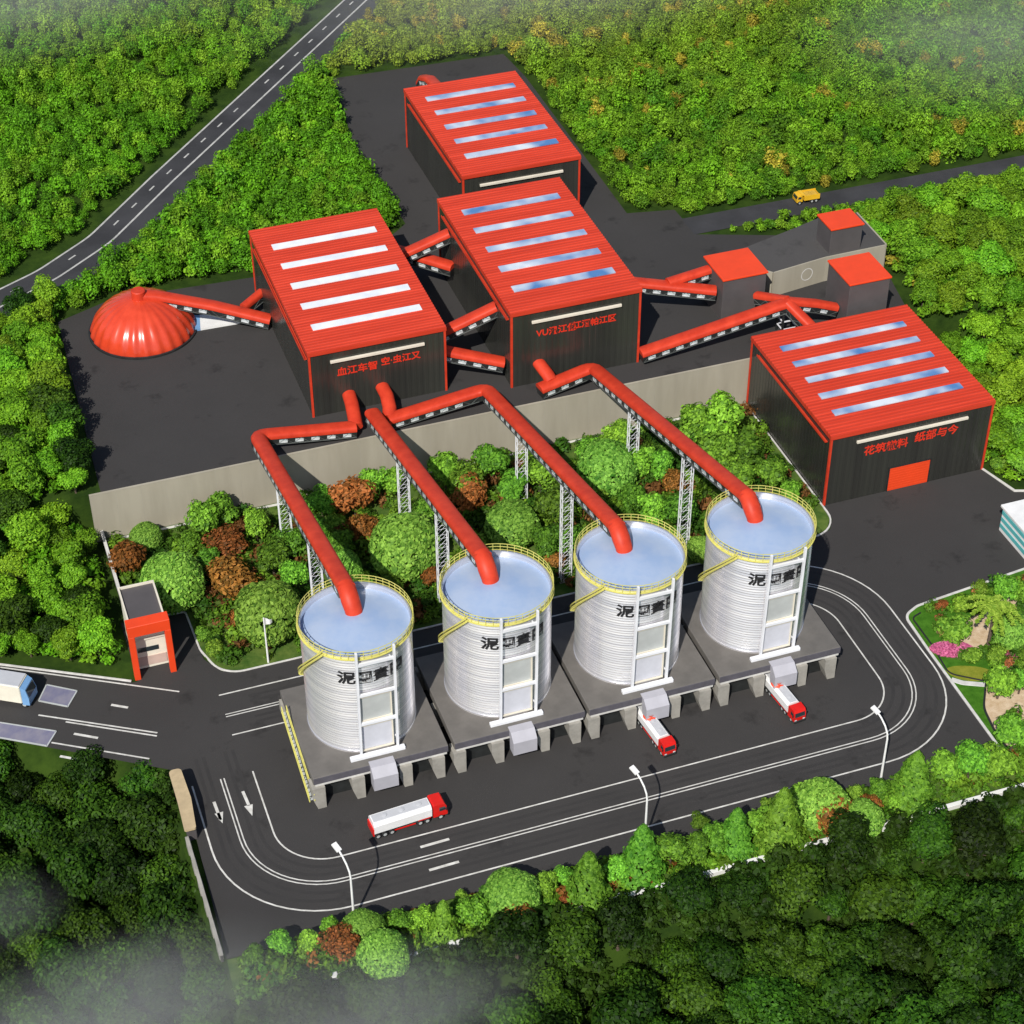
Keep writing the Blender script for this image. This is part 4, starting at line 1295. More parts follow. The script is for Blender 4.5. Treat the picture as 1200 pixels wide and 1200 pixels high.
GARDEN = [
    ('dome', -53.8, 35.4, 5.10, 'large clipped round green tree behind the gatehouse'),
    ('dome', -41.6, 23.6, 5.24, 'large clipped round green tree beside the white flag post'),
    ('dome', -17.8, 31.5, 5.96, 'biggest clipped round tree, in the garden between the first two conveyors'),
    ('dome', -0.1, 32.3, 4.52, 'clipped round tree behind the second silo from the left'),
    ('dome', 19.4, 40.5, 5.12, 'tall bright rounded tree between the third conveyor and fourth conveyor'),
    ('dome', -55.3, 50.2, 2.77, 'low bright clipped bush at the garden corner under the retaining wall'),
    ('dome', -27.7, 31.9, 2.95, 'clipped bush just behind the leftmost silo railing'),
    ('dome', -3.5, 27.5, 2.29, 'small clipped bush touching the second silo railing'),
    ('dome', 26.6, 18.2, 2.44, 'small clipped bush between the two silos on the right'),
    ('red', -59.0, 44.3, 3.14, 'rust red shrub in the garden corner beside the boundary wall'),
    ('red', -43.4, 43.8, 2.87, 'rust red shrub between two clipped trees under the retaining wall'),
    ('red', -45.5, 34.2, 3.48, 'rust red shrub between the two large clipped trees by the gatehouse'),
    ('red', -45.6, 26.6, 1.57, 'small dark red shrub at the foot of the clipped tree by the flag post'),
    ('red', -21.7, 47.5, 3.49, 'rust red shrub between the first two conveyors, below the wall shadow'),
    ('red', -21.9, 40.8, 2.33, 'dark rust shrub left of the biggest clipped tree'),
    ('red', -4.0, 41.2, 3.06, 'rust red shrub under the second conveyor'),
    ('red', 28.7, 35.3, 2.11, 'orange red shrub left of the last trestle tower'),
    ('red', 4.0, 23.6, 1.88, 'dark red shrub at the foot of a trestle behind the third silo'),
    ('red', -15.5, 26.2, 1.86, 'rusty low shrub between the two silos on the left'),
    ('tree', -46.1, 49.7, 2.64, 'leafy tree rising against the retaining wall near its left end'),
    ('tree', -42.9, 51.7, 2.66, 'pale green leafy tree touching the retaining wall top of the garden'),
    ('tree', -38.3, 46.2, 2.21, 'leafy green tree beneath the bend of the first conveyor'),
    ('tree', -49.3, 45.6, 1.92, 'slim green tree behind the clipped tree by the gatehouse'),
    ('tree', -47.3, 40.1, 2.17, 'grey green tree between rust shrubs and the gatehouse'),
    ('tree', -37.8, 37.2, 2.57, 'bright leafy tree left of the first trestle towers'),
    ('tree', -34.4, 39.5, 2.45, 'dark leafy tree around the first trestle tower'),
    ('tree', -35.7, 32.0, 2.27, 'dark green tree left of the leftmost silo top'),
    ('tree', -27.1, 48.2, 2.23, 'narrow leafy tree at the end of the first conveyor shadow'),
    ('tree', -29.8, 40.3, 2.32, 'mid green tree under the first conveyor'),
    ('tree', -27.1, 36.9, 2.45, 'deep green tree under the lower end of the first conveyor'),
    ('tree', -18.1, 49.3, 2.39, 'leafy tree at the wall foot between the first two conveyors'),
    ('tree', -14.9, 49.8, 2.11, 'dark leafy tree at the wall foot left of the second conveyor'),
    ('tree', -22.7, 24.9, 2.25, 'dark tree between the two silos on the left'),
    ('tree', -6.2, 47.7, 2.69, 'bright tree at the wall foot right of the second conveyor'),
    ('tree', -4.1, 43.8, 3.09, 'wide bright tree between the second conveyor and third conveyor'),
    ('tree', 1.8, 47.5, 2.84, 'dark green tree below the wall left of a trestle tower'),
    ('tree', 3.0, 41.1, 2.52, 'leafy tree behind the clipped tree of the second silo'),
    ('tree', 8.2, 42.3, 2.83, 'dark tree at the trestle tower of the third conveyor'),
    ('tree', 7.4, 32.8, 3.04, 'bright tree under the middle of the third conveyor'),
    ('tree', 3.5, 26.1, 2.44, 'leafy tree between second and third silo'),
    ('tree', -0.5, 22.3, 1.87, 'light green tree beside the second silo railing'),
    ('tree', 7.1, 25.1, 2.30, 'dark leafy tree left of the third silo top'),
    ('tree', 23.9, 48.0, 2.76, 'dark leafy tree against the wall between the last two conveyors'),
    ('tree', 18.7, 47.2, 2.16, 'small tree at the wall beside the third conveyor shadow'),
    ('tree', 25.4, 40.3, 2.57, 'bright tree around the trestle tower of the fourth conveyor'),
    ('tree', 28.3, 38.8, 2.42, 'light green tree right of the fourth conveyor trestle'),
    ('tree', 22.5, 28.4, 2.49, 'deep green tree behind the third silo railing'),
    ('tree', 25.8, 25.8, 2.63, 'deep green tree left of the rightmost silo'),
    ('tree', 20.7, 33.0, 2.23, 'mid green tree behind the third silo top'),
    ('tree', 37.6, 46.2, 3.23, 'tall dark tree at the wall foot right of the fourth conveyor'),
    ('tree', 41.9, 45.6, 3.84, 'largest leafy tree, close to the lower warehouse corner'),
    ('tree', 37.9, 37.4, 3.17, 'bright tree right of the fourth conveyor'),
    ('tree', 42.9, 37.3, 3.18, 'leafy tree beside the garden kerb near the lower warehouse'),
    ('tree', 38.8, 30.5, 2.69, 'deep green tree behind the rightmost silo railing'),
    ('tree', 44.3, 30.0, 2.56, 'dark tree in the garden point between silo and warehouse'),
    ('tree', 45.5, 26.0, 1.83, 'small tree at the rounded garden tip near the rightmost silo'),
    ('shrub', -50.6, 22.0, 1.55, 'low yellow green shrub by the rounded kerb of the garden'),
    ('shrub', -51.5, 26.0, 1.30, 'small pale shrub at the kerb corner next to the gatehouse'),
    ('shrub', -6.1, 31.5, 2.17, 'leafy shrub between the second conveyor and a clipped tree'),
    ('shrub', -11.2, 42.2, 2.35, 'leafy shrub under the lower half of the second conveyor'),
    ('shrub', 15.6, 35.2, 2.22, 'low shrub at the lower end of the third conveyor'),
    ('shrub', 24.8, 23.1, 1.77, 'low shrub touching the third silo on its right'),
    ('shrub', -37.0, 29.9, 1.59, 'low shrub between flag post tree and leftmost silo'),
    ('shrub', -25.6, 44.4, 1.79, 'low bright shrub halfway between first and second conveyor'),
]
HEDGE = [
    ('dome', -44.4, -36.8, 2.36, 'flat clipped bush behind the pale dome bush at the left of the front hedge'),
    ('dome', -43.2, -42.1, 3.00, 'pale clipped dome bush on the low white wall at the left end'),
    ('dome', -24.9, -38.8, 3.40, 'broad clipped bright bush above a rust shrub in the front hedge'),
    ('dome', 19.8, -37.6, 3.34, 'broad clipped bright bush behind the rust shrub near the right lamp'),
    ('dome', 24.3, -41.5, 2.49, 'pale clipped dome bush left of the right lamp'),
    ('red', -47.4, -38.3, 1.90, 'rust shrub beside the pale dome bush at the left end of the hedge'),
    ('red', -25.2, -41.6, 2.13, 'rust shrub in front of the broad bright bush'),
    ('red', 20.0, -40.0, 2.37, 'rust shrub between conifer and pale dome near the right lamp'),
    ('red', 26.9, -38.3, 1.08, 'small crimson shrub behind the pale dome near the right lamp'),
    ('red', -17.8, -40.3, 0.91, 'small orange shrub by the gap in the low white wall'),
    ('cone', -15.1, -40.7, 2.97, 'cone shaped tree left of the middle lamp, first of the pair'),
    ('cone', -7.0, -39.1, 3.12, 'cone shaped tree right under the middle lamp'),
    ('cone', 6.4, -39.2, 2.57, 'slim cone tree halfway between middle lamp and right lamp'),
    ('cone', 12.5, -40.2, 3.18, 'darkest big cone tree left of the broad bright bush'),
    ('cone', 32.9, -39.0, 3.04, 'cone shaped tree just right of the right lamp'),
    ('cone', -34.6, -40.0, 2.13, 'slim cone tree left of the broad bush in the hedge'),
    ('tree', -54.9, -36.2, 1.68, 'small leafy tree in the misty left end of the hedge'),
    ('tree', -58.6, -36.3, 1.45, 'leftmost leafy tree of the front hedge by the asphalt corner'),
    ('tree', -51.4, -36.3, 1.68, 'small leafy tree left of the rust shrub in the mist'),
    ('tree', -48.2, -35.1, 1.46, 'small dark tree at the base of the left lamp'),
    ('tree', -39.4, -37.2, 1.57, 'dark leafy tree right of the left lamp'),
    ('tree', -37.0, -37.7, 1.57, 'mid green tree behind a pink flowering bit of the hedge'),
    ('tree', -30.6, -39.4, 2.14, 'grey green tree next to the broad bright bush on its left'),
    ('tree', -27.1, -36.6, 1.48, 'bright little tree at the kerb behind the broad bush'),
    ('tree', -19.9, -38.0, 1.82, 'dark little tree on the right of the broad bright bush'),
    ('tree', -17.1, -37.5, 1.60, 'small tree between the broad bush and the first cone tree'),
    ('tree', -10.4, -38.8, 1.72, 'leafy tree between the two cone trees by the middle lamp'),
    ('tree', -2.8, -38.7, 2.55, 'broad leafy tree right of the cone at the middle lamp'),
    ('tree', 0.5, -38.8, 2.09, 'dark leafy tree above the longest bare piece of white wall'),
    ('tree', 3.7, -38.7, 1.98, 'mid green tree left of the slim cone'),
    ('tree', 10.7, -37.7, 2.12, 'bright tree squeezed between slim cone and dark cone'),
    ('tree', 3.5, -34.2, 1.29, 'small pointed tree peeking over at the road edge'),
    ('tree', 17.9, -35.4, 1.79, 'mid green tree at the kerb behind the broad bush on the right'),
    ('tree', 29.0, -37.0, 1.69, 'small dark tree at the foot of the right lamp'),
    ('tree', 30.3, -39.5, 1.32, 'low dark tree below the right lamp'),
    ('tree', 39.0, -37.2, 2.45, 'tall mid green tree right of the last cone tree'),
    ('tree', 42.5, -37.9, 2.71, 'grey green tree at the corner of the asphalt'),
    ('tree', 45.8, -39.7, 2.47, 'deep green tree below the corner of the asphalt'),
    ('shrub', -39.2, -39.9, 1.11, 'low shrub on the wall right of the pale dome bush'),
    ('shrub', -30.8, -35.5, 1.25, 'low bright shrub at the kerb left of the broad bush'),
    ('shrub', -28.6, -40.8, 1.34, 'low grey shrub left of the rust shrub under the broad bush'),
    ('shrub', -20.6, -39.8, 1.24, 'low dark shrub right of the rust shrub under the broad bush'),
    ('shrub', -14.4, -42.3, 1.13, 'low shrub at the foot of the first cone tree'),
    ('shrub', 13.9, -33.8, 1.31, 'low bright shrub at the kerb behind the dark cone'),
    ('shrub', 25.9, -35.6, 1.32, 'low shrub at the kerb left of the right lamp'),
]
FLOWER = [
    ('shrub', 54.9, -11.4, 2.64, 'dark speckled bush above the pink flower bed'),
    ('red', 56.4, -5.3, 1.07, 'orange flowering shrub at the top of the flower garden'),
    ('dome', 62.5, -15.2, 2.65, 'dark green clipped dome right of the palm'),
    ('shrub', 58.6, -17.8, 1.57, 'bluish shrub at the foot of the palm'),
    ('shrub', 55.1, -16.9, 1.56, 'dark low shrub next to the pink flower bed'),
    ('tree', 54.7, -24.9, 2.58, 'upright dark tree beside the sandy path'),
    ('tree', 58.1, -25.1, 1.81, 'dark green tree on the edge of the sandy path'),
    ('tree', 50.8, -35.2, 2.76, 'bright leafy tree at the bottom of the flower garden'),
    ('tree', 66.4, -6.9, 2.17, 'leafy tree at the back of the flower garden'),
    ('tree', 68.3, -8.9, 1.90, 'pale tree right behind the palm'),
    ('shrub', 59.5, -6.0, 1.61, 'green shrub left behind the palm crown'),
    ('shrub', 62.7, -19.8, 1.84, 'bluish shrub by the end of the sandy path'),
    ('shrub', 64.1, -3.6, 1.35, 'low green shrub at the kerb behind the palm'),
    ('tree', 84.4, 19.8, 2.35, 'leafy tree right of the lower warehouse'),
    ('tree', 85.0, 26.5, 2.68, 'bright tree touching the right wall of the lower warehouse'),
    ('tree', 88.2, 27.2, 2.40, 'second bright tree by the right wall of the lower warehouse, farther out'),
    ('shrub', 82.5, 23.0, 1.61, 'yellow brown shrub by the kerb right of the lower warehouse'),
]

for k, x, y, R_, l in GARDEN:
    plant(k, x, y, 0.1, R_ * (1.22 if k in ('tree', 'shrub', 'red') else 1.0), l, 'plants of the garden below the retaining wall')
for k, x, y, R_, l in HEDGE:
    plant(k, x, y, 0.05, R_ * (1.5 if k == 'red' else 1.15), l, 'plants of the front hedge row')
for k, x, y, R_, l in FLOWER:
    plant(k, x, y, 0.05, R_ * 1.12, l, 'plants of the flower garden')

def scatter_mass(name, label, cat, pts, n_leaf, size, cols, kind='round', leafmat=None, zc=0.9):
    """A mass nobody could count: many small crowns in one mesh, a species tint per crown."""
    V, TI = [], []
    base = [crown(('tall', 'round')[i % 2] if kind == 'round' else kind, n_leaf, size, 900 + i) for i in range(8)]
    for q, (x, y, z, R_, ci) in enumerate(pts):
        b = base[q % 8]
        a = rng.uniform(0, 6.28)
        ca, sa = math.cos(a), math.sin(a)
        v = np.empty_like(b)
        v[:, 0] = (b[:, 0] * ca - b[:, 1] * sa) * R_ + x
        v[:, 1] = (b[:, 0] * sa + b[:, 1] * ca) * R_ + y
        v[:, 2] = (b[:, 2] + zc) * R_ * rng.uniform(0.75, 1.35) + z
        V.append(v)
        c = np.array(ci) * rng.uniform(0.72, 1.28)
        TI.append(np.tile([c[0], c[1], c[2], 1.0], (len(b), 1)))
    me = quad_mesh(name, np.concatenate(V), LF['mass'], np.concatenate(TI))
    o = bpy.data.objects.new(name, me)
    COL.objects.link(o)
    tag(o, label, cat, kind='stuff')
    return o
KEEP_OFF = [LOWER, TERRACE, [(58, 95.4), (250, 95.4), (250, 102.4), (58, 102.4)], UT, HEDGE_P, [(73, -35), (140, -35), (140, 12), (73, 12)], FLOWER_P[:-1], [(51, 24), (80.5, 24), (80.5, 54.5), (51, 54.5)],
            [(-63.0, -40), (-60, -40), (-60, 55), (-63.0, 55)]]
HWB = [(p, 4.3) for p in HW]
def free(x, y, R_):
    for P in KEEP_OFF:
        if inpoly(x, y, P) or edge_dist(x, y, P) < R_:
            return False
    for i in range(len(HW) - 1):
        a, b = Vector(HW[i]), Vector(HW[i + 1])
        d = b - a
        t = max(0, min(1, (Vector((x, y)) - a).dot(d) / d.length_squared))
        if (a + d * t - Vector((x, y))).length < 5.4 + R_ * 1.3:
            return False
    return True
CAMINV = M.inverted()
def seen(x, y, z, R_, pad=3.0):
    """Whether a crown can show in the photograph, with a margin round the frame."""
    c = CAMINV @ Vector((x, y, z))
    if c.z > -1: return False
    f = 2322.31 / 1200
    m = 0.5 + (R_ * 1.4 + pad) * f / -c.z
    return abs(f * c.x / -c.z) < m and abs(f * c.y / -c.z) < m
def side_of_highway(x, y):
    """Positive beyond the highway (upper left)."""
    best, sg = 1e9, 0
    for i in range(len(HW) - 1):
        a, b = Vector(HW[i]), Vector(HW[i + 1])
        d = b - a
        t = max(0, min(1, (Vector((x, y)) - a).dot(d) / d.length_squared))
        v = Vector((x, y)) - (a + d * t)
        if v.length < best:
            best, sg = v.length, d.x * v.y - d.y * v.x
    return sg
frnd = random.Random(21)
placed = []
def grow(poly, kinds, rmin, rmax, gap, label_of, group, tries, cond=None, rim=0.55):
    xs_ = [p[0] for p in poly]; ys_ = [p[1] for p in poly]
    n = 0
    for _ in range(tries):
        x, y = frnd.uniform(min(xs_), max(xs_)), frnd.uniform(min(ys_), max(ys_))
        if not inpoly(x, y, poly): continue
        R_ = frnd.uniform(rmin, rmax)
        if cond and not cond(x, y): continue
        z = ground_h(x, y)
        if not seen(x, y, z + R_, R_): continue
        if any((x - a) ** 2 + (y - b) ** 2 < (gap * (R_ + c)) ** 2 for a, b, c in placed): continue
        if not free(x, y, R_ * rim): continue
        k = frnd.choice(kinds)
        placed.append((x, y, R_))
        plant(k, x, y, z, R_, label_of, group)
        n += 1
    return n
counts = {}
counts['front'] = grow([(-61, -45), (80, -45), (90, -52), (40, -95), (-60, -70)], ['darkened_wood', 'darkened_wood', 'darkened_tall'], 3.2, 5.0, 0.58, 'darkened green tree of the wood below the front hedge and low white wall', 'trees of the wood below the front hedge', 6000)
counts['corner'] = grow([(-63, 2), (-63, -60), (-110, -60), (-110, 34)], ['darkened_wood', 'darkened_wood', 'darkened_tall'], 3.4, 5.0, 0.62, 'darkened green tree of the wood left of the boundary wall and guard hut', 'trees of the dark wood at the lower left', 12000, rim=0.42)
counts['left'] = grow([(-63, 24), (-63, 50), (-60.5, 108), (-60, 112), (-110, 84), (-110, 46)], ['bright_wood', 'mid_wood', 'bright_wood', 'mid_wood', 'darkened_wood'], 2.4, 3.9, 0.62, 'green forest tree in the strip left of the upper yard', 'trees left of the upper yard', 12000, cond=lambda x, y: side_of_highway(x, y) < 0, rim=0.72)
counts['right'] = grow([(81, 18), (140, 18), (140, 89), (88, 89), (87, 60), (81, 55)], ['bright_wood', 'mid_wood', 'bright_wood', 'mid_wood'], 2.6, 4.1, 0.66, 'green forest tree on the slope right of the lower warehouse', 'trees right of the lower warehouse', 5000, rim=0.8)
counts['corner right'] = grow([(75, -14), (52, -33), (110, -33), (110, -14)], ['bright_wood'], 2.6, 3.4, 0.7, 'bright tree at the lower right of the flower garden', 'trees beyond the flower garden', 10)
print('TREES', counts, sum(counts.values()))

def fill(poly, rmin, rmax, gap, tries, colf, cond=None, rim=0.6, limit=5000):
    out, cell = [], {}
    xs_ = [p[0] for p in poly]; ys_ = [p[1] for p in poly]
    g = rmax * 2
    for _ in range(tries):
        x, y = frnd.uniform(min(xs_), max(xs_)), frnd.uniform(min(ys_), max(ys_))
        if not inpoly(x, y, poly): continue
        if cond and not cond(x, y): continue
        R_ = frnd.uniform(rmin, rmax)
        z = ground_h(x, y)
        if not seen(x, y, z + R_, R_, 14.0): continue
        ci, cj = int(x // g), int(y // g)
        if any((x - a) ** 2 + (y - b) ** 2 < (gap * (R_ + c)) ** 2 for i in (-1, 0, 1) for j in (-1, 0, 1) for a, b, c in cell.get((ci + i, cj + j), [])): continue
        if not free(x, y, R_ * rim): continue
        cell.setdefault((ci, cj), []).append((x, y, R_))
        out.append((x, y, z, R_, colf(x, y)))
        if len(out) >= limit: break
    return out
def mixc(a, b, t):
    t = max(0, min(1, t))
    return tuple(p + (q - p) * t for p, q in zip(a, b))
GREEN, DEEP, LIME, OLIVE, GOLD = (0.160, 0.420, 0.014), (0.100, 0.300, 0.014), (0.225, 0.460, 0.022), (0.320, 0.400, 0.040), (0.48, 0.42, 0.045)
def col_left(x, y):
    c = mixc(GREEN, DEEP, frnd.random() * 0.8)
    if frnd.random() < 0.25: c = LIME
    return mixc(c, OLIVE, sstep(150, 250, y + 0.3 * x) * 0.8 * frnd.random())
def col_right(x, y):
    c = mixc(GREEN, LIME, frnd.random())
    if frnd.random() < 0.25: c = DEEP
    warm = sstep(135, 215, y) * (1 - sstep(95, 150, x))
    if frnd.random() < 0.04 + 0.12 * warm: return GOLD
    return mixc(c, OLIVE, 0.25 * frnd.random() + 0.85 * warm)
pl = fill([(-150, 60), (-68, 112), (-40, 138), (30, 220), (110, 312), (110, 360), (-200, 360), (-200, 60)], 1.3, 2.9, 0.50, 45000, col_left, cond=lambda x, y: side_of_highway(x, y) > 0)
scatter_mass('far_forest', 'bright green forest beyond the highway at the upper left', 'forest', pl, 620, 0.122, None)
pr_ = fill([(10, 182), (50, 181), (51.5, 108), (60, 106), (60, 102), (320, 102), (320, 330), (110, 330), (24, 208)], 1.3, 2.9, 0.50, 70000, col_right, cond=lambda x, y: side_of_highway(x, y) < 0)
scatter_mass('far_forest', 'yellow green hillside forest behind the rearmost warehouse and upper road', 'forest', pr_, 620, 0.122, None)
print('MASS', len(pl), len(pr_))
pm_ = fill([(-58, 108), (-20, 111), (7, 112), (10, 150), (8, 182), (26, 205), (-60, 120)], 1.8, 3.0, 0.55, 9000, col_left, cond=lambda x, y: side_of_highway(x, y) < 0, rim=0.75)
scatter_mass('forest', 'bright green forest between the highway and the upper yard', 'forest', pm_, 620, 0.125, None)
ps = fill([(59.5, 94.5), (59.8, 88), (73, 87), (87, 88), (130, 88), (130, 95.5)], 0.9, 1.6, 0.6, 1500, col_right, rim=0.8)
scatter_mass('verge_bushes', 'strip of low bushes between the upper road and the small upper yard', 'bushes', ps, 260, 0.2, None, 'flat')
DK = (0.025, 0.065, 0.006)  # undergrowth tint carries the same painted dimness as the front wood
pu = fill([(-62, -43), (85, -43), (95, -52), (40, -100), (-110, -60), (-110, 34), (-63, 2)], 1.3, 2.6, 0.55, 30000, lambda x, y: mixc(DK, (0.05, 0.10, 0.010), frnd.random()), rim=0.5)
for _ in range(620):
    x, y = frnd.uniform(-61, 76), frnd.uniform(-50, -43.4)
    z = ground_h(x, y)
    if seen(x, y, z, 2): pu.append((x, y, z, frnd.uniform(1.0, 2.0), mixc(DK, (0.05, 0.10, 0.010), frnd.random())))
for _ in range(260):
    x, y = frnd.uniform(-69, -63.6), frnd.uniform(-46, 0)
    z = ground_h(x, y)
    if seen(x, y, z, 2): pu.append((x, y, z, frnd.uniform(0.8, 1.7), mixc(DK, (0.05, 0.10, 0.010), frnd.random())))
for _ in range(260):
    x = frnd.uniform(-92, -63)
    y = 0.4 - 0.672 * (x + 61.2) - frnd.uniform(1.6, 9)
    z = ground_h(x, y)
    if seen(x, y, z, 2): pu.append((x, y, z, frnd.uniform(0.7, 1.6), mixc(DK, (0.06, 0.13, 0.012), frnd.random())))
scatter_mass('undergrowth', 'darkened undergrowth between the trees of the front wood', 'undergrowth', pu, 150, 0.24, None, 'flat')
pu = fill([(-63, 24), (-60, 112), (7, 112), (10, 182), (26, 205), (-60, 120), (-110, 84), (-110, 46)], 1.1, 2.4, 0.58, 14000, col_left, cond=lambda x, y: side_of_highway(x, y) < 0, rim=0.8)
scatter_mass('undergrowth', 'green undergrowth around the left and rear of the upper yard', 'undergrowth', pu, 150, 0.24, None, 'flat')
pu = fill([(81, 14), (140, 14), (140, 95), (87, 95), (87, 60), (81, 55)], 1.1, 2.4, 0.58, 12000, col_right, rim=0.8)
scatter_mass('undergrowth', 'green undergrowth on the slope right of the lower warehouse', 'undergrowth', pu, 150, 0.24, None, 'flat')
# tufts of ground cover in the garden, along the hedge and in the flower garden
pu = []
for _ in range(1500):
    x, y = frnd.uniform(-60.5, 50), frnd.uniform(18.5, 53.2)
    if inpoly(x, y, GARDEN_P) and edge_dist(x, y, GARDEN_P) > 0.9:
        pu.append((x, y, 0.1, frnd.choice((0.6, 0.8, 1.0, 1.3, 1.7, 2.0)), mixc((0.035, 0.11, 0.010), (0.22, 0.40, 0.03), frnd.random() ** 1.5) if frnd.random() < 0.86 else (0.22, 0.10, 0.03)))
scatter_mass('ground_cover', 'low bushy ground cover between the garden trees', 'ground cover', pu, 190, 0.21, None, 'flat', zc=0.5)
pu = []
for _ in range(700):
    x, y = frnd.uniform(-60, 74), frnd.uniform(-41.4, -35.6)
    pu.append((x, y, 0.05, frnd.choice((0.6, 0.9, 1.2, 1.5)), mixc((0.07, 0.20, 0.015), (0.22, 0.40, 0.03), frnd.random()) if frnd.random() < 0.9 else (0.30, 0.13, 0.03)))
for _ in range(90):
    pu.append((frnd.uniform(-61.5, -40), frnd.uniform(-41.4, -35), 0.05, frnd.choice((1.0, 1.4, 1.8)), mixc((0.06, 0.18, 0.015), (0.20, 0.36, 0.03), frnd.random())))
scatter_mass('ground_cover', 'low green ground cover under the front hedge row', 'ground cover', pu, 110, 0.26, None, 'flat', zc=0.45)

# ------------------------------------------------------------------ flower garden
def blob(cx, cy, rx, ry, rot=0.0, n=40, wob=0.08, seed=1):
    r = random.Random(seed)
    ph = [r.uniform(0, 6.28) for _ in range(3)]
    out = []
    for i in range(n):
        a = 2 * math.pi * i / n
        k = 1 + wob * math.sin(2 * a + ph[0]) + wob * math.sin(3 * a + ph[1])
        x, y = rx * k * math.cos(a), ry * k * math.sin(a)
        out.append((cx + x * math.cos(rot) - y * math.sin(rot), cy + x * math.sin(rot) + y * math.cos(rot)))
    return out
arc = [tuple(v) for v in rounded([(64, -15.0), (59.3, -17.6), (54.8, -21.5), (51.8, -26.1), (50.9, -31.0), (50.9, -34.0)], [0, 3, 6, 6, 3, 0], 6)]
sheet('sandy_path', arc + [(60, -34.0), (61.5, -26), (66, -17)], 0.085, MAT['sand'])
sheet('sandy_path', blob(60.0, -11.0, 5.2, 2.6, 0.55, wob=0.12, seed=3), 0.09, MAT['sand'])
sheet('sandy_path', blob(68.0, -7.2, 4.6, 1.7, 0.3, wob=0.1, seed=4), 0.09, MAT['sand'])
sheet('yellow_lawn', blob(53.6, -18.9, 3.2, 1.7, -0.45, wob=0.05, seed=8), 0.09, MAT['lawn_yellow'])
struct(kerb('bed_edging', arc, 0.3, 0.05, 0.24, MAT['black']))
struct(kerb('bed_edging', [tuple(v) for v in rounded([(53.2, -4.6), (51.4, -5.2), (51.3, -12.0), (50.6, -18.0), (54.6, -21.0)], [0, 1, 3, 2, 0], 6)], 0.22, 0.05, 0.22, MAT['black']))
struct(kerb('white_path', [tuple(v) for v in rounded([(50.4, -19.2), (51.6, -20.4), (54.6, -21.9)], [0, 2, 0], 6)], 0.9, 0.0, 0.13))
t = thing('palm_tree', 'single palm with drooping fronds in the flower garden', 'palm', (59.3, -14.3, 0.05), 0.4)
mb = MB()
for k in range(9):
    z0, z1 = 7.6 * k / 9, 7.6 * (k + 1) / 9
    mb.tube((0.05 * k, 0.02 * k, z0), (0.05 * k + .05, 0.02 * k + .02, z1), 0.30 - 0.012 * k, 0.25 - 0.012 * k, 10)
mb.build('trunk', MAT['trunk'], t)
m_ = Matrix.Translation((0.45, 0.18, 7.5)) @ Matrix.Diagonal((4.0, 4.0, 4.0, 1))
inst('crown', CR['palm'][0], t, m_)
t = thing('flower_bed', 'pink flower bed below the speckled bush in the flower garden', 'flower bed', (53.6, -13.6, 0.05))
MB().prism(blob(0, 0, 3.6, 1.9, -0.35, seed=5), 0.0, 0.12).build('bed_soil', MAT['soil'], t)
r_ = np.random.default_rng(3)
n_ = 2000
u_ = r_.uniform(0, 1, n_) ** 0.5
th_ = r_.uniform(0, 2 * np.pi, n_)
X_, Y_ = 3.3 * u_ * np.cos(th_), 1.75 * u_ * np.sin(th_)
ca, sa = math.cos(-0.35), math.sin(-0.35)
c_ = np.stack([X_ * ca - Y_ * sa, X_ * sa + Y_ * ca, 0.15 + 0.75 * (1 - u_ ** 3) * r_.uniform(0.6, 1.1, n_)], 1)
inst('blossoms', quad_mesh('blossoms', leaf_cloud(c_, np.tile([0, 0, 1.0], (n_, 1)), 0.26, r_), LF['pink']), t)

pu = []
for _ in range(520):
    x, y = frnd.uniform(51.5, 78), frnd.uniform(-33, -2.5)
    if any(inpoly(x, y, blob(cx, cy, rx, ry)) for cx, cy, rx, ry in ((60, -11, 5.0, 2.8), (68, -7.2, 4.5, 1.9), (53.6, -18.9, 3.6, 2.2), (53.6, -13.6, 3.4, 1.7), (57, -26, 3.2, 4), (51.5, -7, 2.2, 4))): continue
    if not inpoly(x, y, FLOWER_P[:-1]) or edge_dist(x, y, FLOWER_P[:-1]) < 1.3: continue
    if x < 54.5 and y < -19: continue
    pu.append((x, y, 0.05, frnd.choice((0.5, 0.8, 1.1, 1.5)), mixc((0.05, 0.16, 0.015), (0.20, 0.38, 0.03), frnd.random()) if frnd.random() < 0.82 else frnd.choice(((0.45, 0.16, 0.06), (0.5, 0.12, 0.2), (0.35, 0.33, 0.08)))))
scatter_mass('ground_cover', 'mixed low bedding plants of the flower garden', 'ground cover', pu, 150, 0.22, None, 'flat', zc=0.5)

pf = []
for _ in range(240):
    x, y = frnd.uniform(76, 135), frnd.uniform(-33, -4)
    pf.append((x, y, 0.05, frnd.uniform(1.2, 2.8), col_right(x, y)))
for _ in range(160):
    x, y = frnd.uniform(93, 140), frnd.uniform(-4, -1.5)
    pf.append((x, y, 0.05, frnd.uniform(1.2, 2.6), col_right(x, y)))
scatter_mass('shrubbery', 'dense green shrubbery beyond the flower garden', 'shrubbery', pf, 320, 0.16, None)


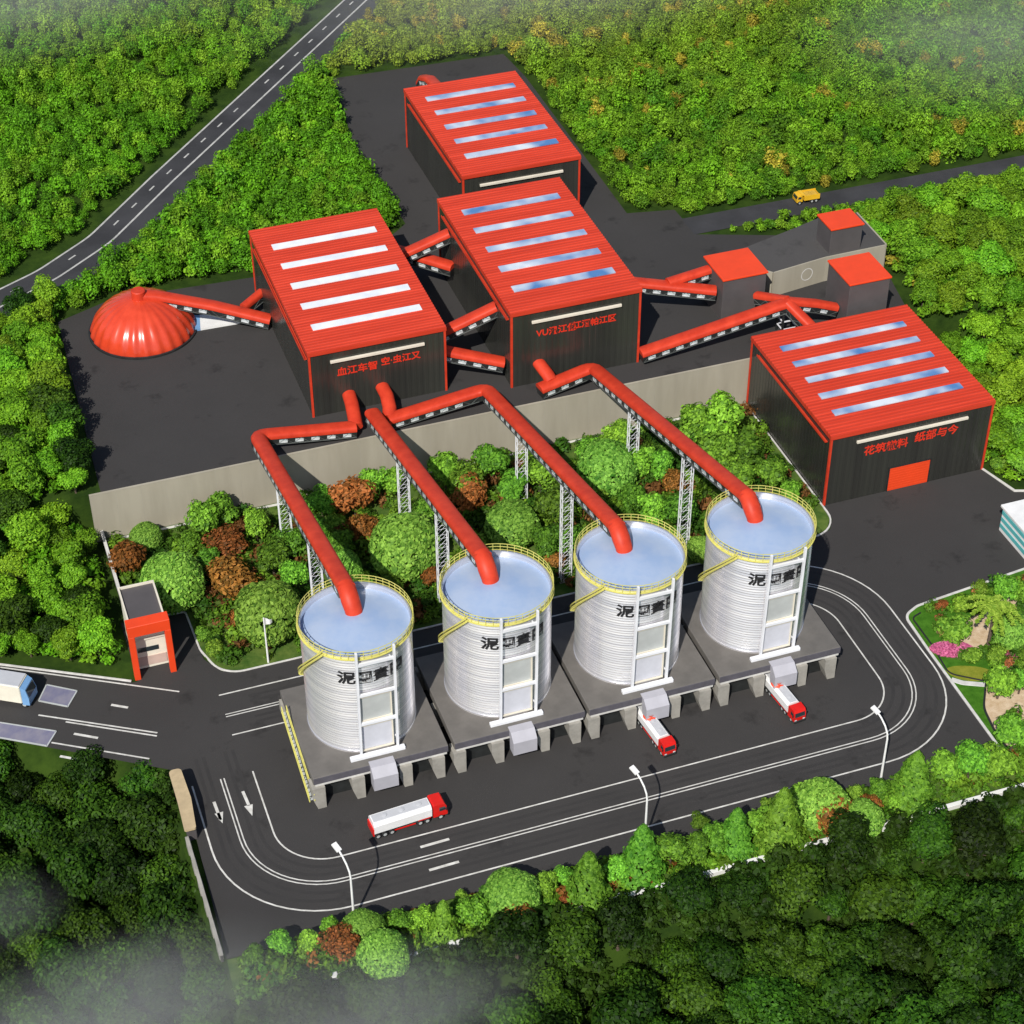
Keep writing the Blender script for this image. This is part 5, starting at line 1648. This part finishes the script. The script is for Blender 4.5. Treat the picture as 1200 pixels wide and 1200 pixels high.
# ------------------------------------------------------------------ drifting mist over the wood
mm = bpy.data.materials.new('mist')
mm.use_nodes = True
nt = mm.node_tree
nt.nodes.clear()
out = nt.nodes.new('ShaderNodeOutputMaterial')
pv = nt.nodes.new('ShaderNodeVolumePrincipled')
pv.inputs['Color'].default_value = (1.0, 1.0, 1.0, 1)
pv.inputs['Anisotropy'].default_value = 0.1
tc = nt.nodes.new('ShaderNodeTexCoord')
ln = nt.nodes.new('ShaderNodeVectorMath'); ln.operation = 'LENGTH'
nt.links.new(tc.outputs['Object'], ln.inputs[0])
fr = nt.nodes.new('ShaderNodeMapRange')
fr.interpolation_type = 'SMOOTHSTEP'
fr.inputs['From Min'].default_value = 1.0
fr.inputs['From Max'].default_value = 0.15
nt.links.new(ln.outputs['Value'], fr.inputs['Value'])
nz = nt.nodes.new('ShaderNodeTexNoise')
nz.inputs['Scale'].default_value = 2.2
nz.inputs['Detail'].default_value = 2.0
nt.links.new(tc.outputs['Object'], nz.inputs['Vector'])
nr_ = nt.nodes.new('ShaderNodeMapRange')
nr_.inputs['From Min'].default_value = 0.12
nr_.inputs['From Max'].default_value = 0.66
nt.links.new(nz.outputs['Fac'], nr_.inputs['Value'])
m1 = nt.nodes.new('ShaderNodeMath'); m1.operation = 'MULTIPLY'
nt.links.new(fr.outputs[0], m1.inputs[0]); nt.links.new(nr_.outputs[0], m1.inputs[1])
m2_ = nt.nodes.new('ShaderNodeMath'); m2_.operation = 'MULTIPLY'
m2_.inputs[1].default_value = 0.058
nt.links.new(m1.outputs[0], m2_.inputs[0])
nt.links.new(m2_.outputs[0], pv.inputs['Density'])
nt.links.new(pv.outputs[0], out.inputs['Volume'])
mm_thin = mm.copy()
mm_thin.name = 'thin_mist'
for n in mm_thin.node_tree.nodes:
    if n.type == 'MATH' and abs(n.inputs[1].default_value - 0.058) < 1e-4:
        n.inputs[1].default_value = 0.018
def mist(label, loc, sc):
    mb = MB()
    mb.lathe([(0.001, -1.0)] + [(math.cos(a), math.sin(a)) for a in [(-0.5 + i / 10) * math.pi for i in range(1, 10)]] + [(0.001, 1.0)], 20)
    o = mb.build('mist', mm if loc[2] < 15 else mm_thin)
    o.location = loc
    o.scale = sc
    tag(o, label, 'mist', kind='stuff')
mist('pale mist over the wood at the lower left corner', (-77.4, -45.5, 9), (34, 14, 7))
mist('thin mist over the front wood right of the lower left corner', (-48.9, -55.6, 9), (26, 12, 6))
mist('small puff of mist at the left edge of the dark wood', (-87.6, -22.2, 6), (11, 9, 1.8))
mist('thin mist over the far forest at the upper left corner', (-47.9, 221.2, 20), (75, 38, 9))
mist('thin mist over the hillside forest at the upper right corner', (150.1, 134.6, 20), (60, 45, 9))
mist('faint mist over the hillside forest at the top middle', (62.7, 188.7, 20), (90, 36, 8))
